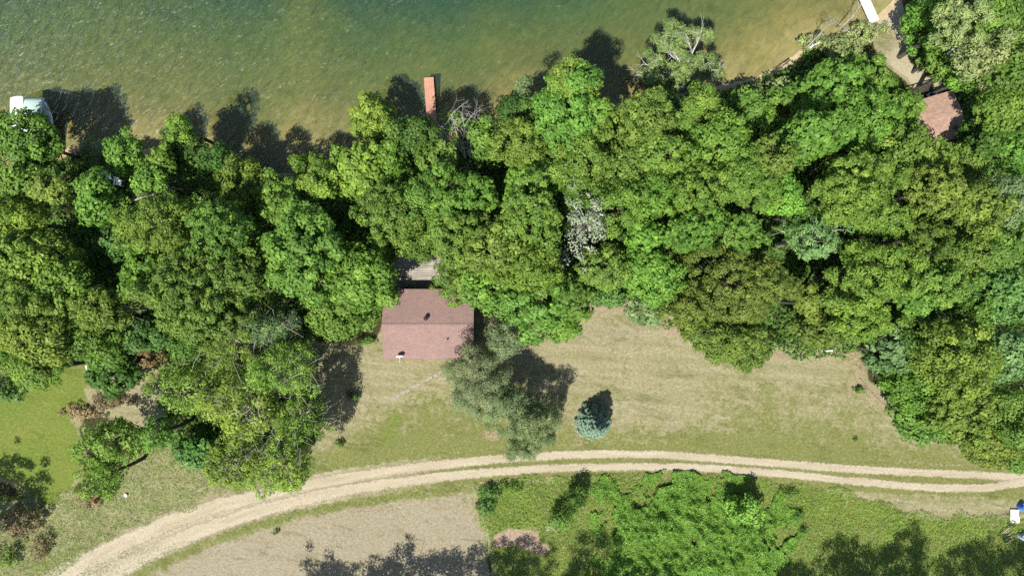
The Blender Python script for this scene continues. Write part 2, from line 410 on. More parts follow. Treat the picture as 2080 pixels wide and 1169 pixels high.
def build_ground():
    fx = np.arange(-57, 57.01, .25); fy = np.arange(-35, 35.01, .25)
    ex = np.array([62, 70, 82, 100, 130, 180, 260, 400.0])
    xs = np.concatenate([-ex[::-1], fx, ex]); ey = np.array([38, 44, 54, 70, 100, 150, 240, 400.0])
    ys = np.concatenate([-ey[::-1], fy, ey])
    X, Y = np.meshgrid(xs, ys)
    Z, d = ground_height(X, Y)
    n1 = vnoise(X * .35, Y * .35, 11, 4); n2 = vnoise(X * .12, Y * .12, 12, 3)
    s_lawn = sdf(LAWN, X, Y) + n1 * .5; s_field = sdf(FIELD, X, Y) + n1 * .25
    s_lush = sdf(LUSH, X, Y) + n1 * 1.0; s_rough = sdf(ROUGH, X, Y) + n1 * .8; s_mead = sdf(MEADOW, X, Y) + n1 * .25
    dA = dist_line(RUT_A, X, Y); dB = dist_line(RUT_B, X, Y); dt = np.minimum(dA, dB)
    def blob(px, py, r): 
        c = at(px, py); return np.exp(-((X - c[0]) ** 2 + (Y - c[1]) ** 2) / (r * r))
    def blobe(px, py, rx, ry):
        c = at(px, py); return np.exp(-((X - c[0]) / rx) ** 2 - ((Y - c[1]) / ry) ** 2)
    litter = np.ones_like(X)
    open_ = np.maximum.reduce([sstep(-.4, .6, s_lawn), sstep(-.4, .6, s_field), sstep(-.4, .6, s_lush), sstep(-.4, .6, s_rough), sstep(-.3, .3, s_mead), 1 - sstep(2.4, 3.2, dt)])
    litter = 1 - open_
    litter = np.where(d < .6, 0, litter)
    litter = litter * (1 - sstep(-.3, .6, sdf(SANDY, X, Y) + n1 * .4))
    green = np.zeros_like(X)
    green += sstep(0, .8, s_mead) * .80
    green += sstep(-.2, 1, s_lush) * 1.0
    green += sstep(-.2, 1, s_rough) * (.30 + .35 * n2)
    L = sstep(-.3, .5, s_lawn)
    green += L * (.22 + .16 * n2 + .12 * n1 + .40 * np.clip(blobe(860, 880, 7, 3.2) + blobe(760, 930, 6, 2) + .8 * blobe(1000, 830, 4, 4), 0, 1)
                  + .42 * blob(800, 850, .7) + .5 * blob(785, 885, .8) + .36 * blobe(1680, 860, 11, 4.5) + .22 * blobe(1900, 920, 5, 3) + .2 * blobe(1500, 890, 8, 2.5))
    green += .42 * np.exp(-((dA - 1.2) / 1.5) ** 2) * L
    green += .55 * np.exp(-((dB - 1.4) / .6) ** 2) * sstep(-.5, .5, s_field) + .30 * np.exp(-(sdf(FIELD, X, Y) / 2.2) ** 2) * sstep(-.2, .4, s_field) * (dB < 5)
    md = (dA < 2.2) & (dB < 2.2)
    east = sstep(-14, -4, X)
    green = np.where(md, .14 + .78 * east, green)
    green += .25 * sstep(0, .5, s_field) * (n2 - .1) * .8
    # strip of grass under the trees next to the track and small openings in the leaf cover
    green += .7 * (blob(175, 755, 2.2) + blob(345, 740, 1.8) + blob(1730, 705, 1.6)); litter -= .9 * (blob(175, 760, 2.6) + blob(350, 745, 1.8) + blob(1725, 705, 1.4) + blob(200, 325, 2.0))
    lush = np.clip(sstep(-.5, 1, s_lush) + .55 * sstep(0, 1, s_mead) * np.clip(blobe(1050, 1030, 4, 3) + blobe(1900, 1055, 8, 1.6) + blobe(1700, 1020, 6, 2), 0, 1) + .6 * blob(800, 850, .8) + .6 * blob(785, 885, .8), 0, 1)
    soil = .85 * sstep(-.35, .35, sdf(PINK, X, Y) + n1 * .3)
    edge = np.exp(-((s_lawn - 1.0) / .9) ** 2) * (X > 5) * (Y > -17) * (X < 47)
    soil += edge * .50 + .5 * blobe(920, 650, 3, 1.5) * 0 + .55 * blobe(1365, 668, 1.4, .8) + .45 * blobe(1240, 628, 2.4, .7) + .55 * blobe(1000, 885, 2.0, .9) + .5 * blob(1175, 880, .9) + .6 * blobe(1010, 645, 2.6, 1.2)
    litter -= .95 * (blobe(300, 790, 3.2, 2.6) + blobe(240, 820, 2.4, 1.6) + blobe(320, 860, 2.5, 2.0)); green += .35 * blobe(300, 780, 3.5, 2.5); soil += .50 * blobe(270, 800, 2.4, 1.1) + .4 * blobe(1860, 890, 4, .6) + .6 * blobe(2020, 1068, .9, .6) + .5 * blob(1720, 1020, .7) + .6 * blob(345, 745, .6)
    soil += .45 * np.exp(-((dt - .8) / .5) ** 2) * (1 - md)
    pale = .9 * sstep(0, 1, s_field) + .5 * blobe(1250, 680, 7, 3)
    green += .55 * sstep(-.3, .6, sdf(SANDY, X, Y)) * np.clip(blobe(1800, 70, 1.6, 2.2) + blobe(1895, 185, 1.6, .8), 0, 1)
    sand = sstep(-.4, .5, sdf(SANDY, X, Y) + n1 * .35) * (.80 - .6 * np.clip(blobe(1800, 70, 1.6, 2.0) + blobe(1895, 185, 1.6, .8), 0, 1)) + .95 * np.exp(-((d - .5) / .8) ** 2) * (X > 0) * (1 - sstep(30, 38, X) * 0) + .5 * np.exp(-((d - .4) / .6) ** 2) * (X <= 0)
    sand += .75 * blobe(205, 318, 2.0, 1.0)
    sand = np.where(md, np.maximum(sand, .95 * (1 - sstep(-26, -8, X))), sand)
    litter = np.clip(litter - 1.2 * sstep(-.4, .5, sdf(SANDY, X, Y)), 0, 1)
    n, m = X.shape
    V = np.stack([X, Y, Z], -1).reshape(-1, 3)
    i = np.arange((n - 1) * m).reshape(n - 1, m)[:, :-1].ravel()
    F = np.stack([i, i + 1, i + 1 + m, i + m], 1)
    va = dict(green=green, lush=lush, soil=soil, pale=pale, sand=sand, litter=litter)
    o = np_mesh('ground', V, F, ground_material(), vattr={k: np.clip(a, 0, 1.4).ravel() for k, a in va.items()}, smooth=True)
    tag(o, kind='structure')

def resample(pts, n):
    p = np.array(pts); s = np.concatenate([[0], np.cumsum(np.hypot(*np.diff(p, axis=0).T))])
    t = np.linspace(0, s[-1], n)
    q = np.stack([np.interp(t, s, p[:, 0]), np.interp(t, s, p[:, 1])], 1)
    for _ in range(6):
        q[1:-1] = (q[:-2] + 2 * q[1:-1] + q[2:]) / 4
    return q, t

def build_track():
    V, F, rut, al, ac = [], [], [], [], []
    for k, (pts, seed) in enumerate(((RUT_A, 1), (RUT_B, 2))):
        q, t = resample(pts, 420)
        tg = np.gradient(q, axis=0); tg /= np.linalg.norm(tg, axis=1)[:, None]
        nr = np.stack([-tg[:, 1], tg[:, 0]], 1)
        wide = np.interp(q[:, 0], [-50, -34, -20, -8, 4, 60], [.98, .80, .62, .48, .39, .39])    # half width of the bare wheel path
        us = np.linspace(-1.9, 1.9, 20)
        base = len(V)
        for j in range(len(q)):
            for u in us:
                p = q[j] + nr[j] * u * wide[j]
                V.append((p[0], p[1], 0)); rut.append(1.0 - .5 * abs(u) ** 1.6); al.append(t[j]); ac.append(u * wide[j] + 40 * k)
        m = len(us)
        for j in range(len(q) - 1):
            for i in range(m - 1):
                a = base + j * m + i; F.append((a, a + 1, a + 1 + m, a + m))
    V = np.array(V)
    V[:, 2] = ground_height(V[:, 0], V[:, 1])[0] + .02
    V[len(V) // 2:, 2] += .006
    o = np_mesh('dirt_track', V, np.array(F), track_material(), vattr=dict(rut=rut, along=al, across=ac), smooth=True)
    tag(o, kind='structure')

def build_water():
    ys = np.array([-45, 400.0]); xs = np.array([-400, 400.0])
    V = [(-400, 2, WATER), (400, 2, WATER), (400, 400, WATER), (-400, 400, WATER)]
    o = np_mesh('lake_water', V, [(0, 1, 2, 3)], water_material()); tag(o, kind='structure')

build_ground(); build_track(); build_water()
# ------------------------------------------------------------------ trees
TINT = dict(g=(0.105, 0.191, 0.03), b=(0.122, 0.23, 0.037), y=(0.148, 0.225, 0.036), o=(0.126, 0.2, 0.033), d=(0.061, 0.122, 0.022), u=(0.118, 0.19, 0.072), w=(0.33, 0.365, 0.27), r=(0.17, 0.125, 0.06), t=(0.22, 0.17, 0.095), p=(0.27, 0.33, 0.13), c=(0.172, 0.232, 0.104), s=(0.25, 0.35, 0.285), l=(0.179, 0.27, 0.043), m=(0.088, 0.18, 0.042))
# kind: clump radius, clump spacing, leaves per clump, leaf half length, leaf width ratio, inner share, bough depth
KIND = dict(
    b=dict(cl=.64, sp=1.02, n=100, s=.155, w=.62, bough=.36, z=-.45),     # broad soft clumps
    o=dict(cl=.52, sp=.86, n=76, s=.135, w=.58, bough=.33, z=-.40),     # finer, rougher crown
    a=dict(cl=.55, sp=1.05, n=66, s=.150, w=.36, bough=.48, z=-.55),    # loose drooping sprays, twigs showing
    v=dict(cl=.55, sp=1.15, n=50, s=.110, w=.60, bough=.45, z=-.40),    # thin
    k=dict(cl=.50, sp=.74, n=100, s=.135, w=.26, bough=.36, z=-.30),    # needles
    h=dict(cl=.40, sp=.58, n=52, s=.105, w=.58, bough=.30, z=-.10))     # shrub

def unit(a): return a / (np.linalg.norm(a, axis=-1, keepdims=True) + 1e-9)

def leaf_quads(P, Nn, s, w, rs):
    T = unit(np.cross(Nn, rs.normal(size=P.shape))); B = np.cross(Nn, T)
    s = s[:, None]
    V = np.stack([P + T * s, P + B * s * w, P - T * s, P - B * s * w], 1).reshape(-1, 3)
    F = np.arange(len(V), dtype=np.int32).reshape(-1, 4)
    return V, F

def clump_centres(rs, rx, ry, rz, K):
    S = 4 * math.pi * (((rx * ry) ** 1.6 + (rx * rz) ** 1.6 + (ry * rz) ** 1.6) / 3) ** (1 / 1.6)
    want = int(S * .62 / K['sp'] ** 2) + 6
    d = unit(rs.normal(size=(want * 7, 3))); d = d[d[:, 2] > K['z']]
    keep = []; R_ = np.array([rx, ry, rz]); P = d * R_
    md = K['sp'] * .80
    acc = np.zeros((0, 3))
    for i in range(len(P)):
        if len(keep) and np.min(np.sum((acc - P[i]) ** 2, 1)) < md * md: continue
        keep.append(i); acc = np.vstack([acc, P[i]])
        if len(keep) >= want: break
    d = d[keep]
    th = np.arctan2(d[:, 1], d[:, 0]); out = np.ones(len(d))
    for k in (2, 3, 5, 7):
        out += rs.uniform(.04, .14) * np.cos(k * th + rs.uniform(0, 6.28))
    nb = max(5, int(2.0 * (rx * ry) ** .5))
    bd = unit(rs.normal(size=(nb, 3)) + [0, 0, .25])
    close = np.max(d @ bd.T, 1); spread = .5 / nb ** .5 + .05
    rad = 1.10 - K['bough'] * (1 - np.exp(-(1 - close) / (spread * .6)))
    nz = vnoise(P[keep][:, 0] * .42 + P[keep][:, 2] * .23, P[keep][:, 1] * .42 - P[keep][:, 2] * .19, rs.randint(1, 999), 2)
    rad *= rs.uniform(.90, 1.06, len(d)) * (1 + .17 * np.minimum(nz, .45))
    C = d * R_ * (rad * out)[:, None]
    # some foliage deeper in the crown
    ni = int(len(d) * .35); j = rs.choice(len(d), ni)
    Ci = d[j] * R_ * rs.uniform(.35, .72, ni)[:, None]
    return np.vstack([C, Ci]), len(C)

def crown_arrays(rs, C, nout, R_, K, droop=0.0):
    n = len(C); cr = K['cl'] * rs.uniform(.65, 1.35, n)
    k = (K['n'] * (cr / K['cl']) ** 1.6 * rs.uniform(.8, 1.15, n)).astype(int) + 4
    k[nout:] = (k[nout:] * .6).astype(int)
    idx = np.repeat(np.arange(n), k); m = len(idx)
    dr = unit(rs.normal(size=(m, 3)) + [0, 0, .35])
    rr = cr[idx] * rs.uniform(.25, 1.0, m) ** .55
    sq = np.array([1, 1, .72])
    P = C[idx] + dr * rr[:, None] * sq
    if droop: P[:, 2] -= droop * (np.hypot(P[:, 0], P[:, 1]) / max(R_[0], R_[1])) ** 2
    out = unit(C / np.array(R_) ** 1.5)[idx]
    Nn = unit(.85 * dr + .32 * np.array([0, 0, 1]) + .22 * out + .36 * rs.normal(size=(m, 3)))
    s = K['s'] * rs.uniform(.65, 1.3, m)
    V, F = leaf_quads(P, Nn, s, K['w'], rs)
    tone = np.clip(.42 + .20 * rs.normal(size=n)[idx] + .20 * rs.normal(size=m), 0, 1)
    return V, F, tone

def limb(mb, a, b, r0, r1, rs, n=5, sag=.12, k=5):
    a = np.array(a, float); b = np.array(b, float); L = np.linalg.norm(b - a)
    pts, rad = [], []
    o = rs.normal(size=3) * L * sag
    for i in range(k):
        t = i / (k - 1)
        pts.append(a + (b - a) * t + o * math.sin(math.pi * t) * .6 + np.array([0, 0, L * .10 * math.sin(math.pi * t)])); rad.append(r0 + (r1 - r0) * t ** .8)
    mb.tube(pts, rad, n)
    return pts

def make_trunk(rs, zc, rx, ry, rz, C, nout, root, mat, nl, thick, twigs=0, lean=(0, 0)):
    mb = MB()
    fork = np.array([lean[0] * .5, lean[1] * .5, max(zc - rz * .85, zc * .35)])
    top = np.array([lean[0], lean[1], zc + rz * .25])
    base = np.array([0, 0, -.25])
    r0 = thick
    mb.tube([base, base + [0, 0, .4], fork * .5 + rs.normal(size=3) * [.08, .08, 0], fork, (fork + top) / 2 + rs.normal(size=3) * [.2, .2, 0], top], [r0 * 1.35, r0 * 1.05, r0 * .9, r0 * .8, r0 * .5, r0 * .15], 9)
    ids = rs.choice(nout, min(nl, nout), replace=False)
    cen = np.array([lean[0], lean[1], zc])
    for i in ids:
        e = C[i] * .9 + cen
        t = rs.uniform(0, .8); s = fork * (1 - t) + top * t
        pts = limb(mb, s, e, r0 * .38 * (1 - .4 * t), .02, rs)
        if twigs:
            for _ in range(twigs):
                j = rs.randint(1, 5); st = pts[min(j, 4)]
                ee = st + rs.normal(size=3) * [.9, .9, .5] + unit(C[i]) * .7
                limb(mb, st, ee, r0 * .10, .012, rs, 4, .15, 4)
    return mb.build('trunk', mat, root, smooth=True)

N_TREE = [0]
def tree(px, py, rx, ry, h, tint, kind, label, name='leafy_tree', cat='tree', group=None, bark=None, rz_k=None, density=1.0, nl=12, twigs=0, droop=0.0, lean=(0, 0), thick=None, gain=1.0):
    """px, py: where the crown shows in the photo; rx, ry: its half size in photo pixels; h: height"""
    N_TREE[0] += 1; rs = np.random.RandomState(1000 + N_TREE[0] * 7)
    K = dict(KIND[kind]); f = rs.uniform(.74, 1.32); g_ = rs.uniform(.80, 1.35)
    K['s'] *= f; K['cl'] *= g_; K['sp'] *= g_; K['n'] = K['n'] * density * (g_ / f) ** 1.7
    zc = h * .70
    for _ in range(3):
        s = scale_at(zc); mx, my = max(rx * s - .10, .45 * rx * s), max(ry * s - .10, .45 * ry * s)
        rz = rz_k * h if rz_k else (min(.47 * h, 1.3 * (mx * my) ** .5) if kind == 'a' else min(.46 * h, .98 * (mx * my) ** .5))
        zc = h - rz
    c = at(px, py, zc)
    bx, by = c[0] - lean[0], c[1] - lean[1]
    g = gz(bx, by)
    root = empty(name, (bx, by, g), label, cat, group)
    zl = zc - g
    C, no = clump_centres(rs, mx, my, rz, K)
    V, F, tone = crown_arrays(rs, C, no, (mx, my, rz), K, droop)
    col = np.array(TINT[tint]) * gain * (1 + rs.uniform(-.08, .08, 3))
    o = np_mesh('crown', V + np.array([lean[0], lean[1], zl]), F, LEAF, root, fattr=dict(tone=tone), color=col)
    th = thick or (.05 + .016 * h)
    make_trunk(rs, zl, mx, my, rz, C, no, root, bark or BARK, nl, th, twigs, lean)
    return root

def shrub(px, py, rx, ry, h, tint, label, name='shrub', group=None, kind='h', density=1.0, gain=1.0, twig=None):
    N_TREE[0] += 1; rs = np.random.RandomState(5000 + N_TREE[0] * 7)
    K = dict(KIND[kind]); K['n'] = K['n'] * density
    s = scale_at(h * .5); mx, my = rx * s, ry * s; rz = h * .55
    q = min(1.0, (.40 * min(mx, my) + .05) / K['cl']); K['cl'] *= q; K['sp'] *= q; K['n'] *= q ** 1.4; K['s'] *= max(q, .6); mx = max(mx - K['cl'] * .6, .1); my = max(my - K['cl'] * .6, .1)
    c = at(px, py, h * .5); g = gz(c[0], c[1])
    root = empty(name, (c[0], c[1], g), label, 'shrub', group)
    C, no = clump_centres(rs, mx, my, rz, K)
    V, F, tone = crown_arrays(rs, C, no, (mx, my, rz), K)
    V = V + np.array([0, 0, h * .45]); 
    np_mesh('foliage', V, F, LEAF, root, fattr=dict(tone=tone), color=np.array(TINT[tint]) * gain)
    mb = MB()
    for i in rs.choice(no, min(12, no), replace=False):
        limb(mb, (rs.uniform(-.12, .12), rs.uniform(-.12, .12), -.1), C[i] * .85 + [0, 0, h * .45], .035, .01, rs, 5)
    mb.build('stem', twig or BARK, root, smooth=True)
    return root

def branchy(mb, rs, p, d, L, r, depth, spread=.55, out=None):
    d = unit(np.array(d, float)); p = np.array(p, float)
    pts = [p]; k = 4
    for i in range(k):
        d = unit(d + rs.normal(size=3) * .13); pts.append(pts[-1] + d * L / k)
    mb.tube(pts, [r * (1 - .5 * i / k) for i in range(k + 1)], 6 if depth > 1 else 4)
    if out is not None: out.append((pts[-1], depth))
    if depth <= 0: return
    for _ in range(3 if depth > 1 else 4):
        j = rs.randint(2, k + 1)
        nd = unit(d + rs.normal(size=3) * spread)
        branchy(mb, rs, pts[j], nd, L * rs.uniform(.5, .72), r * .5, depth - 1, spread, out)
# ------------------------------------------------------------------ the wood along the lake, tree by tree
G1 = 'trees in the wood along the lake'
def T(*a, **k):
    k.setdefault('group', G1); return tree(*a, **k)

# --- shore west of the red dock
T(70, 293, 66, 58, 8.5, 'g', 'b', 'broad green tree hiding the lower end of the white boat lift canopy')
T(-8, 262, 34, 34, 8, 'd', 'b', 'dark tree cut by the picture edge beside the white boat lift canopy')
T(50, 380, 70, 50, 9, 'g', 'b', 'green tree just inland of the one that covers the boat lift')
T(105, 385, 42, 26, 11, 'y', 'b', 'small yellowish crown poking up inland of the boat lift tree')
T(30, 450, 62, 58, 11, 'y', 'b', 'yellow-green tree at picture edge, lakeward of the large yellowish mass')
T(256, 316, 42, 36, 8, 'b', 'b', 'bright shore tree lakeward of the two white chairs')
T(196, 400, 34, 54, 11, 'b', 'b', 'bright green tree on the boat lift side of the two white chairs')
T(304, 364, 34, 34, 10, 'b', 'b', 'bright round tree on the red dock side of the two white chairs')
T(372, 305, 38, 50, 7, 'd', 'b', 'dark green shore tree under the slender lime-topped one')
T(362, 256, 28, 32, 8.5, 'l', 'v', 'slender tree with a small lime top over the shallows', density=1.5)
T(326, 325, 28, 28, 9, 'y', 'b', 'small yellowish tree squeezed between bright shore trees and the lime-topped one')
T(442, 325, 28, 32, 6.5, 'd', 'b', 'compact dark tree by the long tree shadow in the shallows')
T(440, 370, 50, 26, 6, 'd', 'b', 'low dark tree behind the compact dark shore tree')
T(495, 385, 78, 58, 8.5, 'o', 'o', 'olive tree on the shore behind the pale sandy shallows', gain=.95)
T(572, 405, 42, 50, 9, 'o', 'o', 'tan-tipped olive tree lakeward of the bright green tree west of the cabin', gain=1.15)
T(630, 338, 34, 26, 6, 'g', 'b', 'mid green shore tree beside the shaded pale sand')
T(650, 372, 38, 34, 11, 'y', 'b', 'small yellow-green tree beside the large lime one on the shore')
T(735, 350, 72, 76, 11, 'y', 'b', 'large lime-coloured tree on the shore, fuller of the two yellow ones by the red dock', gain=1.12)
T(762, 252, 60, 48, 6.5, 'y', 'b', 'yellow-green tree reaching over the water beside the red dock', gain=1.10)
T(850, 275, 48, 40, 11, 'd', 'b', 'low dark tree at the landward end of the red dock')
T(800, 335, 36, 40, 10, 'g', 'b', 'green tree between the lime shore tree and the dock')
# --- big oaks and maples between the lake and the west lawn
T(330, 455, 88, 66, 14, 'o', 'o', 'large olive oak inland of the two white chairs')
T(452, 470, 80, 68, 14, 'g', 'o', 'large green oak beside the bright green tree west of the cabin', gain=.95)
T(395, 595, 122, 96, 14.5, 'o', 'o', 'biggest round oak, inland of two large oaks by the white chairs', gain=.92)
T(300, 545, 50, 60, 12, 'g', 'o', 'green oak flank above the dark gap beside the biggest round oak')
T(500, 560, 52, 60, 13, 'o', 'o', 'dark-tipped oak between the biggest round oak and the bright green tree', gain=.85)
T(238, 492, 26, 26, 9, 'm', 'b', 'small fresh green tree leaning into the dark gap by the big oak')
T(265, 430, 34, 26, 8, 'b', 'b', 'small bright tree between chairs tree and the large olive oak')
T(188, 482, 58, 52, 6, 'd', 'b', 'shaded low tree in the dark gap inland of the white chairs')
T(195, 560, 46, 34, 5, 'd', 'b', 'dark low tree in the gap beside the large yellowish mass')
T(618, 515, 86, 92, 14, 'b', 'b', 'large bright green tree west of the grey deck')
T(735, 572, 76, 74, 12, 'b', 'b', 'bright green tree touching the cabin roof and deck')
T(690, 640, 62, 46, 10, 'b', 'b', 'bright green tree beside the cabin at the edge of the dry lawn')
T(575, 430, 40, 30, 11, 'o', 'o', 'small olive crown lakeward of the large bright green tree')
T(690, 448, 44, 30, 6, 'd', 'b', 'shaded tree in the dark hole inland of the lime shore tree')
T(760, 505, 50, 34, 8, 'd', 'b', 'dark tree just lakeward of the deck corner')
# --- west edge
T(60, 520, 78, 56, 12, 'y', 'o', 'yellow-green oak at picture edge above the middle of the yellowish mass')
T(128, 575, 70, 56, 12, 'y', 'o', 'yellow-green oak along the dark gap of the west wood', gain=.92)
T(40, 610, 62, 50, 13, 'o', 'o', 'olive oak at picture edge in the yellowish mass')
T(75, 675, 90, 66, 13, 'y', 'o', 'widest yellow-green oak just lakeward of the bright lawn')
T(190, 620, 52, 46, 12, 'y', 'o', 'yellow-green oak next to the twiggy olive tree', gain=.9)
T(232, 630, 34, 44, 12, 'o', 'a', 'twiggy olive tree in front of the biggest round oak', twigs=2, bark=BARK_G)
T(190, 690, 54, 38, 10, 'o', 'o', 'olive tree by the rust-brown tree', gain=.85)
T(75, 752, 66, 38, 10, 'y', 'o', 'yellow-green tree hanging over the edge of the bright lawn')
T(20, 790, 36, 28, 7, 'm', 'b', 'blue-green low tree at picture edge on the bright lawn')
T(-10, 700, 34, 40, 10, 'g', 'o', 'green tree cut by the picture edge near the bright lawn')
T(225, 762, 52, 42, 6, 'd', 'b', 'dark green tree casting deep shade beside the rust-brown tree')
T(215, 725, 50, 26, 7, 'g', 'b', 'green tree between the olive tree and the rust-brown one')
T(302, 722, 34, 30, 6, 'r', 'v', 'rust-brown dying tree among green ones', density=1.8, twigs=1)
T(300, 678, 48, 32, 8, 'm', 'b', 'fresh green low tree lakeward of the rust-brown tree')
T(385, 690, 56, 26, 8, 'g', 'b', 'green low tree under the biggest round oak near the small grass gap')
# --- loose grey-twigged trees by the track
A = dict(twigs=3, bark=BARK_G, nl=30, density=.78)
T(548, 660, 62, 42, 12, 'u', 'a', 'grey-green twiggy tree between big oak and bright tree by the cabin', **A)
T(470, 715, 62, 50, 11, 'y', 'a', 'olive twiggy tree beside the bare white branches', **A)
T(575, 745, 78, 66, 13, 'y', 'a', 'olive twiggy tree whose shadow falls on the dry lawn by the clothesline', gain=1.1, **A)
T(395, 790, 78, 62, 12, 'y', 'a', 'olive twiggy tree on the bright lawn side of the loose group', gain=1.15, **A)
T(500, 820, 84, 70, 14, 'y', 'a', 'tallest olive twiggy tree in the middle of the loose group', gain=1.25, **A)
T(610, 850, 64, 66, 10.5, 'y', 'a', 'yellowish twiggy tree next to the dry lawn shadow', gain=1.0, droop=.8, **A)
T(575, 945, 62, 76, 12.5, 'y', 'a', 'olive twiggy tree drooping over the dirt track', droop=1.2, gain=1.15, **A)
T(470, 938, 76, 72, 12, 'y', 'a', 'olive twiggy tree beside the track with fresh undergrowth at its foot', droop=.8, **A)
T(400, 915, 46, 34, 4, 'm', 'b', 'low fresh green tree in the shade of the loose group')
T(235, 895, 66, 62, 10, 'g', 'a', 'thin green tree with visible dark trunk above the rough grass', gain=1.25, density=.8, nl=24, lean=(-2.0, -1.2))
T(215, 965, 46, 40, 9, 'g', 'a', 'thin green crown beside the small tan bush', gain=1.2, density=.8, nl=14)
T(320, 880, 40, 36, 9, 'g', 'a', 'thin green tree between the rough grass and the loose group', gain=1.1, density=.7, nl=14)
# --- around the cabin and deck
T(800, 430, 78, 66, 13, 'g', 'o', 'large green oak lakeward of the deck')
T(885, 395, 58, 66, 13, 'g', 'b', 'green tree between the large oak and the bare grey tree')
T(890, 330, 40, 34, 11, 'o', 'o', 'olive crown inland of the red dock end', gain=1.05)
T(838, 490, 52, 30, 10, 'g', 'o', 'green oak edge hanging over the lake side of the deck')
T(965, 395, 50, 48, 12, 'g', 'b', 'green tree inland of the bare grey tree')
T(935, 490, 66, 60, 13, 'g', 'b', 'fresh green tree at the deck corner away from the bright tree', gain=1.05)
T(930, 572, 44, 46, 9, 'o', 'o', 'olive oak branch end hanging over the cabin roof', gain=1.0)
T(905, 455, 40, 40, 12, 'g', 'o', 'green oak crown between deck and the fresh green tree')
T(1005, 500, 66, 66, 14, 'o', 'o', 'olive oak behind the fresh green tree by the deck')
T(1080, 440, 74, 72, 14.5, 'o', 'o', 'tall olive oak next to the white-leaved tree')
T(1068, 545, 74, 62, 14, 'o', 'o', 'olive oak inland of the tall one beside the white-leaved tree', gain=.95)
T(995, 590, 54, 44, 11, 'b', 'b', 'bright green tree at the corner of the cabin roof')
T(1085, 625, 72, 66, 12, 'b', 'b', 'bright green tree overhanging the dry lawn beside the cabin')
T(1155, 600, 52, 52, 11, 'g', 'b', 'green tree at the lawn edge behind the bright overhanging one')
T(1140, 660, 40, 36, 9, 'b', 'b', 'small bright tree spilling onto the dry lawn')
# --- shore east of the dock
T(925, 247, 28, 28, 7, 'b', 'v', 'small green sprout tree inside the bare grey branches', density=1.6)
T(985, 285, 34, 40, 9, 'g', 'b', 'green shore tree beside the bare grey tree')
T(1052, 292, 52, 64, 13, 'o', 'o', 'round olive oak on the shore between bare grey tree and lime-tipped tree', gain=1.05)
T(1065, 172, 24, 34, 11, 'u', 'v', 'slim grey-green tree with white stems over the water', bark=BARK_W, nl=14, density=1.2, thick=.07)
T(1050, 228, 40, 34, 9, 'd', 'b', 'darker green tree at the foot of the slim white-stemmed tree')
T(1150, 235, 78, 90, 14, 'b', 'b', 'tall bright green shore tree beneath the lime tip', gain=.95)
T(1163, 160, 40, 40, 14, 'l', 'b', 'lime-tipped crown reaching farthest over the water', gain=.85, lean=(0, 2.0))
T(1210, 240, 40, 54, 13, 'o', 'o', 'narrow olive oak beside the wide tree shadow on the water')
T(1180, 330, 70, 58, 14, 'o', 'o', 'olive oak inland of the tall bright shore tree')
T(1110, 360, 46, 42, 12, 'g', 'b', 'green crown between two olive oaks behind the shore')
T(1060, 370, 36, 44, 10, 'b', 'b', 'small bright crown in the dark pocket near the bare grey tree')
T(1310, 245, 66, 58, 14, 'o', 'o', 'round olive oak between the tree shadow and the leaning white-branched tree', gain=1.08)
T(1350, 315, 66, 50, 13.5, 'o', 'o', 'olive oak directly inland of the round shore oak', gain=1.03)
T(1270, 340, 46, 56, 12, 'o', 'o', 'narrow olive oak beside the dark cleft behind the shore')
T(1265, 420, 56, 54, 13, 'o', 'o', 'olive oak on the lake side of the white-leaved tree')
T(1190, 395, 50, 40, 12, 'g', 'o', 'green oak crown just lakeward of the white leaves')
T(1330, 400, 60, 50, 13, 'g', 'o', 'green oak in the middle of the wood above the bright crown')
# --- white leaves and the lawn corner
T(1190, 452, 52, 66, 14, 'w', 'v', 'white-leaved tree among the olive oaks', density=.8, bark=BARK_G, gain=.85)
T(1140, 522, 26, 28, 10, 'w', 'v', 'smaller white-leaved tree inland of the tall one', density=1.0, gain=.6)
T(1310, 480, 40, 34, 12, 'b', 'b', 'bright crown between the white-leaved tree and the dark cleft')
T(1228, 550, 58, 48, 12, 'o', 'o', 'tan-tipped oak inland of the white-leaved tree', gain=1.12)
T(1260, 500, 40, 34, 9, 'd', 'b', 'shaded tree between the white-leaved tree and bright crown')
T(1318, 560, 58, 72, 13, 'b', 'b', 'pale-speckled bright tree at the corner of the dry lawn', gain=1.02)
T(1310, 630, 40, 30, 7, 'u', 'b', 'grey-green low tree spilling onto the lawn corner', gain=1.2)
T(1225, 600, 48, 22, 4, 'm', 'b', 'low fresh green growth tree along the bare lawn corner')
# --- leaning tree cove
T(1375, 225, 36, 30, 6, 'd', 'b', 'dark low tree at the foot of the leaning white-branched tree')
T(1425, 215, 42, 46, 11, 'l', 'b', 'lime green tree inland of the leaning white-branched tree', gain=.75)
T(1395, 250, 30, 30, 10, 'b', 'b', 'bright tree between the round shore oak and the lime tree')
T(1500, 205, 50, 22, 3.5, 'd', 'b', 'dark low shore tree in the shade of the cove')
T(1462, 290, 70, 58, 13, 'g', 'b', 'green tree inland of the lime one at the cove', gain=1.1)
T(1530, 236, 50, 50, 6, 'b', 'b', 'bright green tree behind the cove with tan twigs')
T(1420, 385, 66, 58, 14, 'o', 'o', 'olive oak inland of the green cove tree')
T(1510, 365, 66, 66, 14, 'o', 'o', 'olive oak with tan tips in the middle of the wood', gain=1.1)
T(1585, 395, 38, 42, 12, 'b', 'b', 'very bright green crown beside a black gap in the wood', gain=1.15)
T(1560, 330, 52, 46, 13, 'y', 'o', 'yellow-tipped oak with a dead stick showing', gain=.92)
T(1410, 470, 66, 58, 14, 'g', 'o', 'green oak behind the largest dark oak', gain=1.05)
